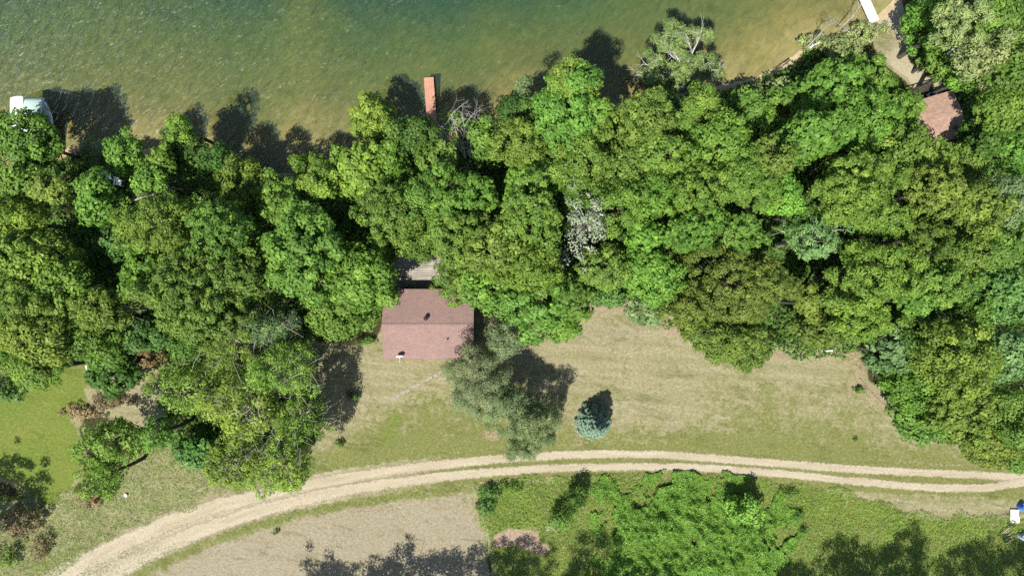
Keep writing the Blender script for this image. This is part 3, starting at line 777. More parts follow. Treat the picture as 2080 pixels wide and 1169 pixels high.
T(1500, 575, 116, 92, 14.5, 'o', 'o', 'largest dark oak bulging toward the middle of the lawn', gain=.84)
T(1483, 690, 84, 62, 12, 'o', 'o', 'dark oak lobe overhanging the dry lawn', gain=.82)
T(1400, 632, 50, 52, 11, 'o', 'o', 'dark oak flank at the bare pink lawn edge', gain=.85)
T(1500, 470, 60, 44, 14, 'g', 'o', 'green oak crown lakeward of the largest dark oak')
# --- middle east wood
T(1605, 222, 58, 52, 5.5, 'b', 'b', 'bright green tree behind the small tan beach')
T(1568, 182, 28, 18, 3, 'p', 'b', 'pale green shore tree at the small tan beach', gain=.8)
T(1690, 182, 66, 54, 8, 'g', 'b', 'green tree inland of the fallen dead branches', gain=1.1)
T(1655, 275, 66, 58, 13, 'g', 'b', 'fresh green tree in the wood between beach and brown shed', gain=1.05)
T(1770, 172, 46, 44, 4.5, 'b', 'b', 'bright green tree beside the sandy path to the white dock')
T(1752, 252, 76, 68, 10, 'g', 'o', 'wide green oak on the beach side of the brown shed', gain=1.05)
T(1830, 230, 42, 52, 6.5, 'b', 'o', 'green oak overlapping the edge of the brown shed roof')
T(1852, 312, 70, 50, 10, 'y', 'o', 'yellow-green oak covering the low corner of the brown shed')
T(1600, 300, 34, 40, 10, 'g', 'b', 'green tree in the cleft beyond the yellow-tipped oak')
T(1730, 395, 96, 76, 14, 'y', 'o', 'largest light oak in the east wood', gain=.93)
T(1650, 485, 58, 50, 11, 'u', 'a', 'grey-green tree with pale limbs beside the black gap', gain=1.3, bark=BARK_G, nl=20, twigs=1)
T(1630, 430, 36, 32, 9, 'd', 'b', 'dark tree in the black gap beside the bright crown')
T(1795, 445, 46, 36, 12, 'g', 'o', 'green oak crown at the foot of the largest light oak')
T(1905, 385, 66, 58, 13, 'y', 'o', 'yellow-green oak inland of the brown shed', gain=.92)
T(1965, 330, 48, 50, 8, 'o', 'o', 'olive oak at the shed corner facing the picture edge', gain=1.05)
T(1985, 420, 52, 60, 13, 'y', 'o', 'yellow-green oak next to the blue-green trees at the edge', gain=.9)
T(1880, 482, 60, 44, 11, 'o', 'o', 'darker smooth olive tree in the middle of the light oaks', gain=.82)
T(1775, 560, 88, 68, 14, 'y', 'o', 'wide tan-tipped oak lakeward of the brick lawn edging', gain=.92)
T(1748, 648, 74, 44, 11, 'y', 'o', 'light oak ending at the brick lawn edging', gain=.95)
T(1668, 672, 54, 34, 7, 'l', 'b', 'lime green low tree at the lawn edge by the white pipe', gain=.62)
T(1642, 615, 26, 28, 9, 'l', 'b', 'small lime tree beside the largest dark oak', gain=.78)
T(1700, 610, 34, 30, 10, 'g', 'b', 'green tree between lime tree and wide tan-tipped oak')
T(1915, 575, 56, 46, 12, 'b', 'b', 'pale-speckled green tree beside the wide tan-tipped oak')
T(1860, 610, 46, 36, 11, 'b', 'b', 'bright green crown between two light oaks inland')
T(1960, 520, 50, 52, 12, 'y', 'o', 'yellow-green oak lakeward of the fresh green edge trees', gain=.9)
T(2030, 500, 52, 60, 12, 'g', 'b', 'green tree at picture edge lakeward of the dead stick')
T(2030, 590, 58, 60, 11, 'm', 'b', 'fresh blue-green tree at picture edge with a dead stick', gain=1.15)
T(2045, 400, 44, 50, 12, 'u', 'b', 'grey-green tree at picture edge by the yellow-green oak', gain=1.1)
T(1980, 630, 46, 34, 10, 'g', 'b', 'green crown between the dead stick and the largest yellow oak')
T(1812, 716, 50, 46, 9, 'u', 'b', 'blue-grey green tree standing at the brick edging corner')
T(1865, 690, 44, 50, 10, 'd', 'b', 'dark green tree between blue-grey tree and the largest yellow oak', gain=1.2)
T(1935, 725, 92, 84, 13.5, 'y', 'o', 'largest yellow oak above the east end of the lawn', gain=.98)
T(1850, 776, 60, 50, 9, 'g', 'b', 'green tree behind the curved brick edging')
T(1866, 842, 58, 44, 7, 'b', 'b', 'bright low tree at the lawn edge past the brick edging', gain=.9)
T(1950, 835, 76, 58, 11, 'y', 'o', 'yellow-green tree at the east end of the lawn', gain=.92)
T(2045, 720, 46, 62, 11, 'u', 'b', 'grey-green tree at picture edge beside the largest yellow oak', gain=1.15)
T(2050, 845, 50, 60, 11, 'g', 'b', 'green tree at picture edge above the end of the track', gain=1.1)
T(2012, 900, 62, 46, 9, 'y', 'o', 'yellow-green tree hanging over the end of the track', gain=.9)
T(2068, 943, 22, 18, 5, 'g', 'b', 'small green tree at picture edge beside the track', gain=1.15)
T(1915, 868, 46, 26, 4, 'g', 'b', 'low leafy tree edging the dry lawn near the track end')
# --- north east corner
T(1878, 44, 50, 54, 4.5, 'b', 'b', 'bright tree by the white dock across the sandy path')
T(1892, 112, 26, 34, 3.5, 'b', 'b', 'bright tree bordering the sandy path')
T(1918, 112, 44, 44, 7, 'b', 'b', 'bright tree inland of the one beside the white dock')
T(1945, 45, 58, 56, 12, 'p', 'a', 'pale lime feathery tree at the top of the picture', density=1.3)
T(2025, 40, 52, 52, 12, 'g', 'b', 'green tree in the lake-side picture corner', gain=1.1)
T(1985, 120, 62, 52, 12, 'p', 'a', 'pale feathery tree beside the bare sticks', density=1.3, gain=.8)
T(1962, 160, 48, 24, 8, 'g', 'a', 'soft green tree just lakeward of the brown shed', gain=1.15, density=1.4)
T(2050, 130, 46, 56, 12, 'g', 'b', 'green tree at picture edge past the pale feathery tree')
T(2035, 225, 56, 46, 11, 'g', 'b', 'green tree at picture edge beside the brown shed', gain=1.15)
T(1975, 270, 30, 26, 6, 'd', 'b', 'dark tree against the long side of the brown shed')
T(2060, 310, 42, 44, 10, 'b', 'b', 'bright green tree at picture edge inland of the shed')
T(2010, 290, 30, 30, 9, 'd', 'b', 'dark green tree between the shed and the bright edge tree')

# --- yard trees
tree(1020, 690, 36, 34, 9, 'c', 'k', 'small olive conifer at the corner of the cabin', 'conifer_tree', 'tree', 'conifers on the lawn', gain=.95)
tree(975, 772, 66, 74, 11, 'c', 'k', 'larger grey-olive conifer touching the cabin roof', 'conifer_tree', 'tree', 'conifers on the lawn', rz_k=.42)
tree(1076, 866, 68, 64, 8.5, 'c', 'k', 'grey-olive conifer reaching over the dirt track', 'conifer_tree', 'tree', 'conifers on the lawn', rz_k=.42, gain=.92)
tree(1028, 815, 50, 44, 8, 'c', 'k', 'conifer squeezed between the two large grey-olive ones', 'conifer_tree', 'tree', 'conifers on the lawn', rz_k=.40, gain=.95)
# ------------------------------------------------------------------ special trees
def bare_tree():
    b = at(945, 318, 0); rs = np.random.RandomState(77); root = empty('bare_tree', (b[0], b[1], gz(b[0], b[1])), 'dead grey tree with bare spreading branches beside the red dock', 'tree')
    mb = MB()
    def seg(tx, ty, h, r, depth=3, L=2.2):
        e = at(tx, ty, h) - np.array([b[0], b[1], 0]); s = np.array([0, 0, 3.0])
        pts = limb(mb, s, e * .62 + s * .38, r, r * .6, rs, 6, .05)
        branchy(mb, rs, pts[-1], unit(e - s), np.linalg.norm(e - s) * .42, r * .55, depth, .5)
        for j in (2, 3, 3): branchy(mb, rs, pts[j], unit(e - s) + rs.normal(size=3) * .5, np.linalg.norm(e - s) * .34, r * .34, 2, .6)
    mb.tube([(0, 0, -.3), (0, 0, 1.5), (.05, .05, 3.0)], [.15, .13, .11], 8)
    seg(890, 248, 7.5, .085); seg(918, 215, 8.5, .08); seg(905, 262, 7, .07); seg(975, 240, 8, .085); seg(962, 285, 7, .07); seg(975, 312, 6, .07, 1); seg(940, 262, 8, .07)
    mb.build('trunk', BARK_P, root, smooth=True)
bare_tree()

def leaning_tree():
    base = at(1385, 178, -1.0); rs = np.random.RandomState(5)
    root = empty('leaning_tree', (base[0], base[1], gz(base[0], base[1])), 'leaning tree with white bare limbs and thin leaves over the water', 'tree')
    o = np.array([base[0], base[1], base[2]])
    def L(px, py, z): return at(px, py, z) - o
    mb = MB()
    def path(pts, r0, r1):
        q = [L(*p) for p in pts]; n = len(q); mb.tube(q, [r0 + (r1 - r0) * i / (n - 1) for i in range(n)], 7); return q
    tr = [(1385, 180, -1.2), (1390, 158, 1.5), (1394, 140, 3.0)]
    path(tr, .20, .15)
    tips = []
    for pts, r in ((((1394, 140, 3.0), (1398, 125, 3.8), (1408, 105, 4.8), (1418, 85, 5.6), (1424, 66, 6.2)), .15),
                   (((1394, 140, 3.0), (1382, 124, 3.6), (1372, 106, 4.4), (1364, 92, 5.2), (1368, 70, 6)), .15),
                   (((1394, 140, 3.0), (1370, 150, 3.4), (1340, 142, 3.8), (1316, 130, 4.3)), .11),
                   (((1394, 140, 3.0), (1412, 128, 3.4), (1432, 130, 3.6), (1448, 140, 3.7)), .09),
                   (((1385, 179, -.9), (1402, 172, .6), (1420, 160, 1.6), (1440, 148, 2.4), (1458, 140, 3.0)), .11),
                   (((1382, 124, 3.6), (1366, 112, 4.0), (1350, 96, 4.4)), .07), (((1408, 105, 4.8), (1402, 88, 5.4), (1400, 75, 5.8)), .06), (((1340, 142, 3.8), (1326, 150, 4.0), (1312, 150, 4.2)), .06)):
        q = path(pts, r * .72, .03)
        for j in range(1, len(q)):
            for _ in range(3):
                branchy(mb, rs, q[j], unit(q[j] - q[j - 1]) + rs.normal(size=3) * .7, rs.uniform(.7, 1.3), .028, 1, .6)
    mb.build('trunk', BARK_P, root, smooth=True)
    K = dict(KIND['a']); Cs = []
    for cx, cy, z, r, n in ((1372, 68, 6.0, 1.0, 12), (1352, 88, 4.9, .8, 9), (1430, 66, 6.0, .7, 7), (1385, 95, 4.9, .9, 10), (1335, 140, 3.9, 1.3, 16), (1318, 150, 4.0, .9, 10), (1370, 135, 3.4, 1.4, 18),
                        (1405, 128, 3.6, 1.1, 12), (1440, 140, 3.3, 1.1, 11), (1350, 165, 3.0, 1.0, 12), (1380, 150, 2.9, 1.1, 12), (1420, 110, 4.4, .6, 4), (1325, 168, 2.6, .8, 8), (1458, 146, 3, .6, 5)):
        Cs.append(L(cx, cy, z) + rs.normal(size=(n, 3)) * r * np.array([.55, .55, .25]))
    C = np.vstack(Cs); K['n'] = 95; K['cl'] = .50
    V, F, tone = crown_arrays(rs, C - C.mean(0), len(C), (4, 4, 2), K)
    np_mesh('crown', V + C.mean(0), F, LEAF, root, fattr=dict(tone=tone), color=(.150, .215, .070))
leaning_tree()

def fallen(px, py, tx, ty, z0, z1, r, label, seed, depth=2, mat=None):
    rs = np.random.RandomState(seed); a = at(px, py, z0); b = at(tx, ty, z1)
    root = empty('dead_branch', (a[0], a[1], z0), label, 'dead branch', 'dead branches on the small beach' if seed < 200 else None)
    mb = MB(); e = b - a
    pts = limb(mb, (0, 0, 0), e, r, r * .3, rs, 7, .05, 6)
    for j in range(1, 6):
        for _ in range(2):
            branchy(mb, rs, pts[j], unit(e) + rs.normal(size=3) * [.6, .6, .35] + [0, 0, .12], np.linalg.norm(e) * rs.uniform(.18, .34), r * .35, depth - 1, .5)
    mb.build('limb', mat or BARK_W, root, smooth=True)
fallen(1705, 60, 1748, 8, .4, 1.2, .06, 'long dead grey branch reaching from beach to white dock', 101, 2, BARK_G)
fallen(1640, 95, 1680, 50, .2, 1.2, .06, 'dead grey branch with many twigs standing over the small beach', 102, 2, BARK_G)
fallen(1645, 97, 1668, 84, .1, .35, .10, 'short thick white log lying on the small beach', 103, 1)
fallen(1605, 122, 1580, 142, -.3, .0, .09, 'dark dead branch at the waterline of the small beach', 104, 2, BARK)
fallen(1730, 70, 1690, 40, .5, 1.0, .045, 'tangled dead branch in the pale shrubs by the white dock', 105, 2, BARK_G)
fallen(1925, 110, 1955, 62, 7.5, 9.5, .09, 'bare grey limb showing among the pale feathery trees', 301)
fallen(260, 415, 310, 395, 6.5, 7.5, .09, 'tangle of bare grey twigs beside the two white chairs', 302, 2, BARK_G)
fallen(300, 410, 340, 385, 5.5, 7.0, .07, 'second bare twig tangle inland of the bright round tree', 303, 2, BARK_G)
fallen(380, 712, 420, 690, 3, 5, .07, 'bare grey sticks beside the small grass gap', 304, 2, BARK_G)
fallen(462, 668, 478, 690, 9, 10.5, .07, 'curved white dead limb among the loose twiggy trees', 305, 1)

def conical(px, py, h, rad, tint, label, name, seed):
    rs = np.random.RandomState(seed); b = at(px, py, 0)
    root = empty(name, (b[0], b[1], gz(b[0], b[1])), label, 'tree', 'conifers on the lawn')
    P, D = [], []; mb = MB(); mb.tube([(0, 0, -.2), (0, 0, h * .6), (0, 0, h)], [.13, .07, .02], 7)
    nl = 15
    for i in range(nl):
        t = i / (nl - 1); z = .35 + (h - .5) * t; r = rad * (1 - t) ** .8 + .12
        nb = int(6 + 9 * (1 - t))
        for k in range(nb):
            a = 2 * math.pi * (k + rs.uniform(-.3, .3)) / nb + i; rr = r * rs.uniform(.8, 1.1)
            d = np.array([math.cos(a), math.sin(a), rs.uniform(-.12, .12) + .25 * t])
            e = np.array([0, 0, z]) + d * rr
            mb.tube([(0, 0, z), e], [.03, .008], 4)
            n = int(260 * rr); s = rs.uniform(.15, 1, n) ** .7
            side = np.array([-d[1], d[0], 0]); wv = (1 - s) * .32 + .07
            q = np.array([0, 0, z]) + d * rr * s[:, None] + side * (rs.uniform(-1, 1, n) * wv * rr)[:, None] + rs.normal(size=(n, 3)) * [.03, .03, .05]
            P.append(q); D.append(np.repeat((unit(d + [0, 0, .9]))[None], n, 0))
    P = np.vstack(P); D = np.vstack(D); Nn = unit(D + rs.normal(size=P.shape) * .55)
    V, F = leaf_quads(P, Nn, .085 * rs.uniform(.7, 1.3, len(P)), .30, rs)
    tone = np.clip(.45 + .22 * rs.normal(size=len(P)), 0, 1)
    np_mesh('crown', V, F, LEAF, root, fattr=dict(tone=tone), color=np.array(TINT[tint]))
    mb.build('trunk', BARK, root, smooth=True)
conical(1203, 853, 5.8, 1.8, 's', 'small blue-green spruce standing alone on the dry lawn', 'spruce_tree', 9)

# trees standing just outside the bottom of the picture: their shadows and some twigs show
GB = 'trees below the picture edge'
for px, py, r, h, lab in ((-25, 1100, 84, 14, 'leafy tree past the bottom corner casting its crown shadow on the bright lawn'),
                    (640, 1265, 84, 12, 'tree below the picture whose shadow tips touch the dry field'),
                    (760, 1268, 88, 13, 'tree below the picture shading the middle of the dry field edge'),
                    (870, 1262, 88, 13.5, 'tree below the picture shading the dry field near the meadow'),
                    (990, 1255, 92, 14, 'tree below the picture shading the ground by the bare pink patch'),
                    (1155, 1262, 96, 14, 'tree below the picture shading the bright thicket'),
                    (1265, 1285, 84, 12, 'lower tree below the picture next to the thicket shadow'),
                    (1560, 1275, 66, 12, 'tree below the picture with a small shadow past the thicket'),
                    (1660, 1262, 84, 14, 'tree below the picture making the start of the long meadow shadow'),
                    (1760, 1256, 92, 15, 'tree below the picture making the wide meadow shadow'),
                    (1915, 1262, 86, 14, 'tree below the picture shading the meadow by the board pile'),
                    (2020, 1256, 90, 15, 'tree below the picture shading the stacked branches')):
    zc = h * .68
    # base pixel -> apparent crown position
    k = H / (H - zc)
    ax, ay = 1040 + (px - 1040) * k, 584.5 + (py - 584.5) * k
    N = tree(ax, ay, r, r, h, 'y', 'a', lab, 'leafy_tree', 'tree', GB, twigs=1, nl=16, density=.85)

# ------------------------------------------------------------------ shrubs
GS = 'shrubs and saplings'
S = lambda *a, **k: shrub(*a, group=GS, **k)
S(180, 296, 42, 22, 1.6, 'u', 'low grey-green willow shrub on the sandy point past the boat lift', gain=1.25)
S(238, 312, 26, 18, 1.2, 't', 'tan straw-coloured shrub on the sandy point by the shallows', gain=.9)
S(1668, 78, 40, 20, 1.6, 'p', 'pale green shrub below the dead branches on the beach', gain=.85)
S(1720, 92, 44, 30, 2.0, 'p', 'large pale green shrub beside the white dock', gain=.8)
S(1760, 62, 34, 28, 2.0, 'p', 'pale shrub at the landward end of the white dock', gain=.95)
S(1740, 125, 36, 24, 2.0, 'b', 'bright shrub between the pale shrubs and the sandy path')
S(1806, 48, 14, 12, .5, 'p', 'low pale grassy shrub across the path head from the dock')
S(1655, 105, 26, 12, .8, 'b', 'low green shrub behind the short white log')
S(188, 1008, 28, 28, 3.0, 't', 'small tan bush standing in the rough grass', gain=.95)
S(178, 940, 18, 16, 2, 't', 'brownish small bush at the edge of the bright lawn', gain=.8)
S(170, 838, 48, 18, .7, 't', 'straw-coloured weeds beside the bright lawn', gain=1.25)
S(225, 815, 44, 18, .8, 't', 'tan dead undergrowth below the dark green tree', gain=.8)
S(40, 1062, 48, 46, 3.0, 't', 'large tan twiggy bush in the bottom corner', kind='v', density=1.5, gain=.75, twig=BARK_G)
S(85, 1110, 30, 30, 1.6, 't', 'small tan bush between corner bush and the track', kind='v', density=1.3, gain=.7)
S(15, 1130, 30, 30, 1.6, 'o', 'olive brush in the bottom corner', kind='v', density=1.3)
S(712, 800, 12, 10, 1.0, 'r', 'small dark red shrub in the tree shadow on the lawn', gain=.45)
S(724, 806, 8, 8, .9, 'm', 'small green plant touching the dark red shrub')
S(745, 692, 26, 10, .8, 'b', 'low green plants at the shaded foot of the bright tree by the cabin')
S(1242, 600, 44, 12, 1.4, 'm', 'low fresh green hedge-like plants at the bare lawn corner')
S(1746, 792, 13, 7, .7, 'd', 'small dark green plant beside the brick lawn edging', gain=1.2)
S(560, 1080, 9, 7, .6, 'd', 'single dark tuft plant in the dry field', gain=1.3)
S(1737, 892, 5, 5, .5, 'd', 'tiny dark weed in the dry lawn near the track', gain=1.3)
S(1512, 1032, 40, 36, 3.6, 'b', 'tall bright sapling shading the wheel path', kind='b', gain=1.25)
S(1140, 1052, 34, 30, 3.4, 'g', 'white-flowered sapling beside the bare pink patch', kind='v', gain=1.2, density=1.3)
S(1128, 1066, 26, 22, 2.6, 'w', 'spray of white blossom on the sapling side', kind='v', gain=.85, density=.5)
S(1172, 1010, 24, 26, 3.0, 'd', 'dark green sapling at the thicket edge near the track')
S(1600, 1000, 26, 10, .8, 'g', 'low green shrub at the track side past the thicket')
S(995, 998, 30, 16, 1.1, 'm', 'fresh green shrub at the meadow corner by the dry field', gain=.9)
S(985, 1025, 20, 20, 1.1, 'm', 'fresh green shrub along the meadow edge', gain=.85)
S(1040, 990, 30, 12, .9, 'g', 'low green shrub beside the track at the meadow corner')
S(1625, 1045, 12, 10, 1.0, 'd', 'dark small shrub at the east rim of the thicket', gain=1.4)
S(1632, 1080, 11, 9, 1.0, 'd', 'dark small shrub further along the thicket rim', gain=1.4)
S(1990, 180, 14, 10, 1.6, 'r', 'dark red leafed shrub in the shade beside the brown shed', gain=.5)
S(1890, 150, 16, 10, .9, 'r', 'brown shrub edging the sandy path', gain=.5)
S(1860, 125, 10, 8, .7, 'r', 'small brown weed on the sandy path', gain=.5)
S(690, 900, 14, 10, .8, 'g', 'small green shrub at the foot of the drooping trees', gain=.9)

# ------------------------------------------------------------------ stuff nobody could count
def leaf_field(name, poly_px, n, hfun, s, tint, label, cat, seed, w=.6, up=.55, gain=1.0, keep=None):
    rs = np.random.RandomState(seed); poly = P2(poly_px)
    p = np.array(poly); lo, hi = p.min(0), p.max(0)
    q = rs.uniform(lo, hi, (int(n * 2.4), 2)); sd = sdf(poly, q[:, 0], q[:, 1]) + .6 * vnoise(q[:, 0] * .5, q[:, 1] * .5, seed, 3)
    q = q[sd > 0]; sd = sd[sd > 0]
    if keep is not None:
        m = keep(q[:, 0], q[:, 1]); q = q[m]; sd = sd[m]
    q = q[:n]; sd = sd[:n]
    hh = hfun(q[:, 0], q[:, 1], sd)
    z = ground_height(q[:, 0], q[:, 1])[0] + hh * rs.uniform(.35, 1.0, len(q)) ** .5
    P = np.column_stack([q, z])
    e = .15
    gx = (hfun(q[:, 0] + e, q[:, 1], sd) - hh) / e; gy = (hfun(q[:, 0], q[:, 1] + e, sd) - hh) / e
    Nn = unit(np.column_stack([-gx, -gy, np.ones(len(q)) * 1.0]) * up + rs.normal(size=P.shape) * .42)
    V, F = leaf_quads(P, Nn, s * rs.uniform(.6, 1.35, len(P)), w, rs)
    tone = np.clip(.45 + .22 * vnoise(q[:, 0] * .9, q[:, 1] * .9, seed + 3, 3) + .2 * rs.normal(size=len(P)), 0, 1)
    o = np_mesh(name, V, F, LEAF, fattr=dict(tone=tone), color=np.array(TINT[tint]) * gain)
    return tag(o, label, cat, kind='stuff')

THICKET = [(1195, 962), (1260, 955), (1330, 956), (1400, 958), (1480, 968), (1560, 985), (1618, 1010), (1640, 1060), (1612, 1110), (1590, 1150), (1590, 1210), (1175, 1210), (1195, 1130), (1205, 1080), (1180, 1020)]
leaf_field('bramble_thicket', THICKET, 115000, lambda x, y, d: (.30 + .75 * sstep(0, 4.0, d)) * (.80 + .55 * vnoise(x * .5, y * .5, 4, 2) + .42 * vnoise(x * 1.5, y * 1.5, 6, 2)), .088, 'b',
           'dense bright green bramble thicket below the dirt track', 'thicket', 41, up=.75, gain=1.10, keep=lambda x, y: vnoise(x * .7, y * .7, 71, 3) + 1.0 * sstep(0, 5.0, sdf(P2(THICKET), x, y)) > .06)
MEAD = [(962, 982), (1190, 962), (1500, 968), (1700, 992), (1800, 1020), (1880, 1044), (2100, 1046), (2100, 1200), (1004, 1200), (990, 1110)]
pk = P2(PINK_PX := [(1000, 1085), (1035, 1070), (1092, 1078), (1098, 1100), (1130, 1112), (1100, 1128), (1050, 1108), (1002, 1112)])
leaf_field('meadow_grass', MEAD, 70000, lambda x, y, d: .22 + .16 * vnoise(x * .5, y * .5, 14, 3) + .10 * np.clip(vnoise(x * 1.5, y * 1.5, 15, 2), 0, 1), .15, 'o',
           'rough unmown meadow grass below the dirt track', 'grass', 42, w=.12, up=.55, gain=1.45, keep=lambda x, y: sdf(pk, x, y) < .1)
leaf_field('track_side_grass', [(100, 1195), (245, 1120), (420, 1088), (640, 1022), (962, 976), (962, 990), (640, 1036), (420, 1100), (250, 1160), (140, 1215)], 9000, lambda x, y, d: .10 + .08 * vnoise(x, y, 24, 2), .12, 'g',
           'fringe of longer green grass along the dry field side of the track', 'grass', 43, w=.10, up=.35, gain=1.1)
leaf_field('rough_grass', [(-40, 1000), (180, 990), (300, 900), (640, 930), (640, 965), (450, 1005), (250, 1078), (95, 1180), (-40, 1190)], 26000, lambda x, y, d: .13 + .10 * vnoise(x * .6, y * .6, 34, 3), .14, 'o',
           'rough tan and green grass between bright lawn and dirt track', 'grass', 44, w=.10, up=.35, gain=1.35)
WOOD = [(-60, 350), (130, 320), (250, 300), (480, 345), (640, 350), (860, 290), (1060, 230), (1300, 215), (1450, 185), (1620, 130), (1700, 110), (1800, 130), (1870, 205), (1890, 150), (1830, 20), (2120, -40), (2120, 960), (1980, 930),
        (1840, 860), (1740, 720), (1440, 720), (1380, 660), (1290, 600), (1180, 600), (1000, 620), (990, 500), (800, 500), (790, 640), (640, 700), (640, 900), (400, 960), (340, 900), (330, 700), (190, 740), (-60, 740)]
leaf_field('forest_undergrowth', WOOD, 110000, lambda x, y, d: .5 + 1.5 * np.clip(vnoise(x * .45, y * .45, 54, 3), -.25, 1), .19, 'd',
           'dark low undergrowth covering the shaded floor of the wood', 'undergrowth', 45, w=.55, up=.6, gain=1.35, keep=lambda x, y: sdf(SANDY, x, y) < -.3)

# ------------------------------------------------------------------ cabin
def cabin():
    x0, x1 = at(779, 0, 2.6)[0], at(963, 0, 2.6)[0]
    yn, ys = at(0, 587, 2.6)[1], at(0, 729, 2.6)[1]; ym = (yn + ys) / 2
    cx = (x0 + x1) / 2
    root = empty('cabin', (cx, ym, gz(cx, ym)), 'red-brown shingled cabin between the grey deck and dry lawn', 'cabin')
    hw = (x1 - x0) / 2; hd = (yn - ys) / 2; ez, rz = 2.6, 3.6
    mb = MB(); iw, idp = hw - .35, hd - .45; wz = 2.62; t = .16
    pk = wz + (rz - ez) * (1 - .45 / hd) - .22
    for sgn in (-1, 1):
        mb.box((0, sgn * (idp - t / 2), wz / 2 - .1), (2 * iw - .002, t, wz - .2 + .2))
        xs = sgn * iw
        a = [(xs, -idp, -.2), (xs, idp, -.2), (xs, idp, wz - .16), (xs, 0, rz - .32), (xs, -idp, wz - .16)]
        b = [(x - sgn * t, y, z) for x, y, z in a]
        mb.add(a + b, [(0, 1, 2, 3, 4), (9, 8, 7, 6, 5), (0, 5, 6, 1), (1, 6, 7, 2), (2, 7, 8, 3), (3, 8, 9, 4), (4, 9, 5, 0)])
    mb.build('wall', M_WALL, root)
    # two roof slopes with thickness
    r = MB(); th = .14
    sec = [(-hd, ez), (0, rz), (hd, ez), (hd, ez - th), (0, rz - th), (-hd, ez - th)]
    vs = [(-hw, y, z) for y, z in sec] + [(hw, y, z) for y, z in sec]
    r.add(vs, [(0, 6, 7, 1), (1, 7, 8, 2), (2, 8, 9, 3), (3, 9, 10, 4), (4, 10, 11, 5), (5, 11, 6, 0), (0, 1, 4, 5), (1, 2, 3, 4), (7, 6, 11, 10), (8, 7, 10, 9)])
    roof = r.build('roof', M_ROOF, root)
    c = MB(); n = 28
    for i in range(n):
        x = -hw + (i + .5) * 2 * hw / n
        w = 2 * hw / n - .012
        for sg in (-1, 1):
            p = [(x - w / 2, 0, rz + .030 + .004 * (i % 2)), (x + w / 2, 0, rz + .030 + .004 * (i % 2)), (x + w / 2, sg * .16, rz + .022 - .16 * (rz - ez) / hd), (x - w / 2, sg * .16, rz + .022 - .16 * (rz - ez) / hd)]
            q = [(a, b, z - .02) for a, b, z in p]
            c.add(p + q, [(0, 1, 2, 3), (7, 6, 5, 4), (0, 4, 5, 1), (1, 5, 6, 2), (2, 6, 7, 3), (3, 7, 4, 0)])
    c.build('ridge_cap', M_ROOF, roof)
    def on_roof(px, py):
        p = at(px, py, 3.4); y = p[1] - ym; return p[0] - cx, y, rz - abs(y) * (rz - ez) / hd
    x, y, z = on_roof(866, 646)
    v = MB(); v.lathe([(.26, 0), (.20, .10), (.13, .14), (.13, .42)], (x, y, z - .05), 16); v.build('flue_pipe', M_GREY, roof, smooth=False)
    v = MB(); v.lathe([(.13, .42), (.22, .44), (.22, .52), (.05, .62)], (x, y, z - .049), 16); v.build('flue_cap', M_BLACK, roof)
    x, y, z = on_roof(909, 688)
    v = MB(); v.lathe([(.12, 0), (.07, .06), (.06, .32), (.045, .32), (.045, .2)], (x, y, z - .03), 12); v.build('vent_pipe', M_BLACK, roof)
    # gutter boards along both eaves and barge boards
    f = MB()
    for sg in (-1, 1): f.box((0, sg * (hd + .012), ez - .09), (2 * hw, .022, .16))
    f.build('fascia', M_WALL, roof)
    for wx, sg in ((-2.2, -1), (2.0, -1), (0.2, 1)):
        w = MB(); w.box((wx, sg * (idp + .03), 1.5), (1.3, .06, 1.0)); wo = w.build('window', M_WHITE, root)
        g = MB(); g.box((wx, sg * (idp + .065), 1.5), (1.14, .012, .84)); g.build('pane', M_GLASS, wo)
    w = MB(); w.box((0, -idp - .03, 1.0), (.95, .06, 2.0)); d = w.build('door', M_WHITE, root)
    w = MB(); w.lathe([(.03, 0), (.03, .05), (.05, .06), (.03, .1)], (.36, -idp - .06, 1.0), 10, Matrix.Rotation(R(90), 3, 'X')); w.build('handle', M_GREY, d)
    return root
cabin()

def deck():
    z = .75; a = at(795, 519, z); b = at(908, 600, z)
    cx, cy = (a[0] + b[0]) / 2, (a[1] + b[1]) / 2
    root = empty('wooden_deck', (cx, cy, gz(cx, cy)), 'weathered grey board deck on the lake side of the cabin', 'deck')
    w = b[0] - a[0]; d = a[1] - b[1]; zz = z - gz(cx, cy); rs = np.random.RandomState(3)
    mb = MB(); n = int(d / .17)
    for i in range(n):
        y = -d / 2 + (i + .5) * d / n
        mb.box((rs.uniform(-.06, .06), y, zz - .02 + rs.uniform(-.012, .012)), (w + rs.uniform(-.05, .1), d / n - .035, .038), Matrix.Rotation(rs.uniform(-.006, .006), 3, 'Z'))
    mb.build('deck_boards', M_DECK, root)
    f = MB()
    for i in range(5): f.box((-w / 2 + .2 + i * (w - .4) / 4, 0, zz - .125), (.09, d - .1, .16))
    f.build('joists', M_WALL, root)
    for sx in (-1, 0, 1):
        for sy in (-1, 1):
            p = MB(); p.box((sx * (w / 2 - .2), sy * (d / 2 - .25), (zz - .21) / 2 - .1), (.12, .12, zz - .01)); p.build('post', M_WALL, root)
deck()

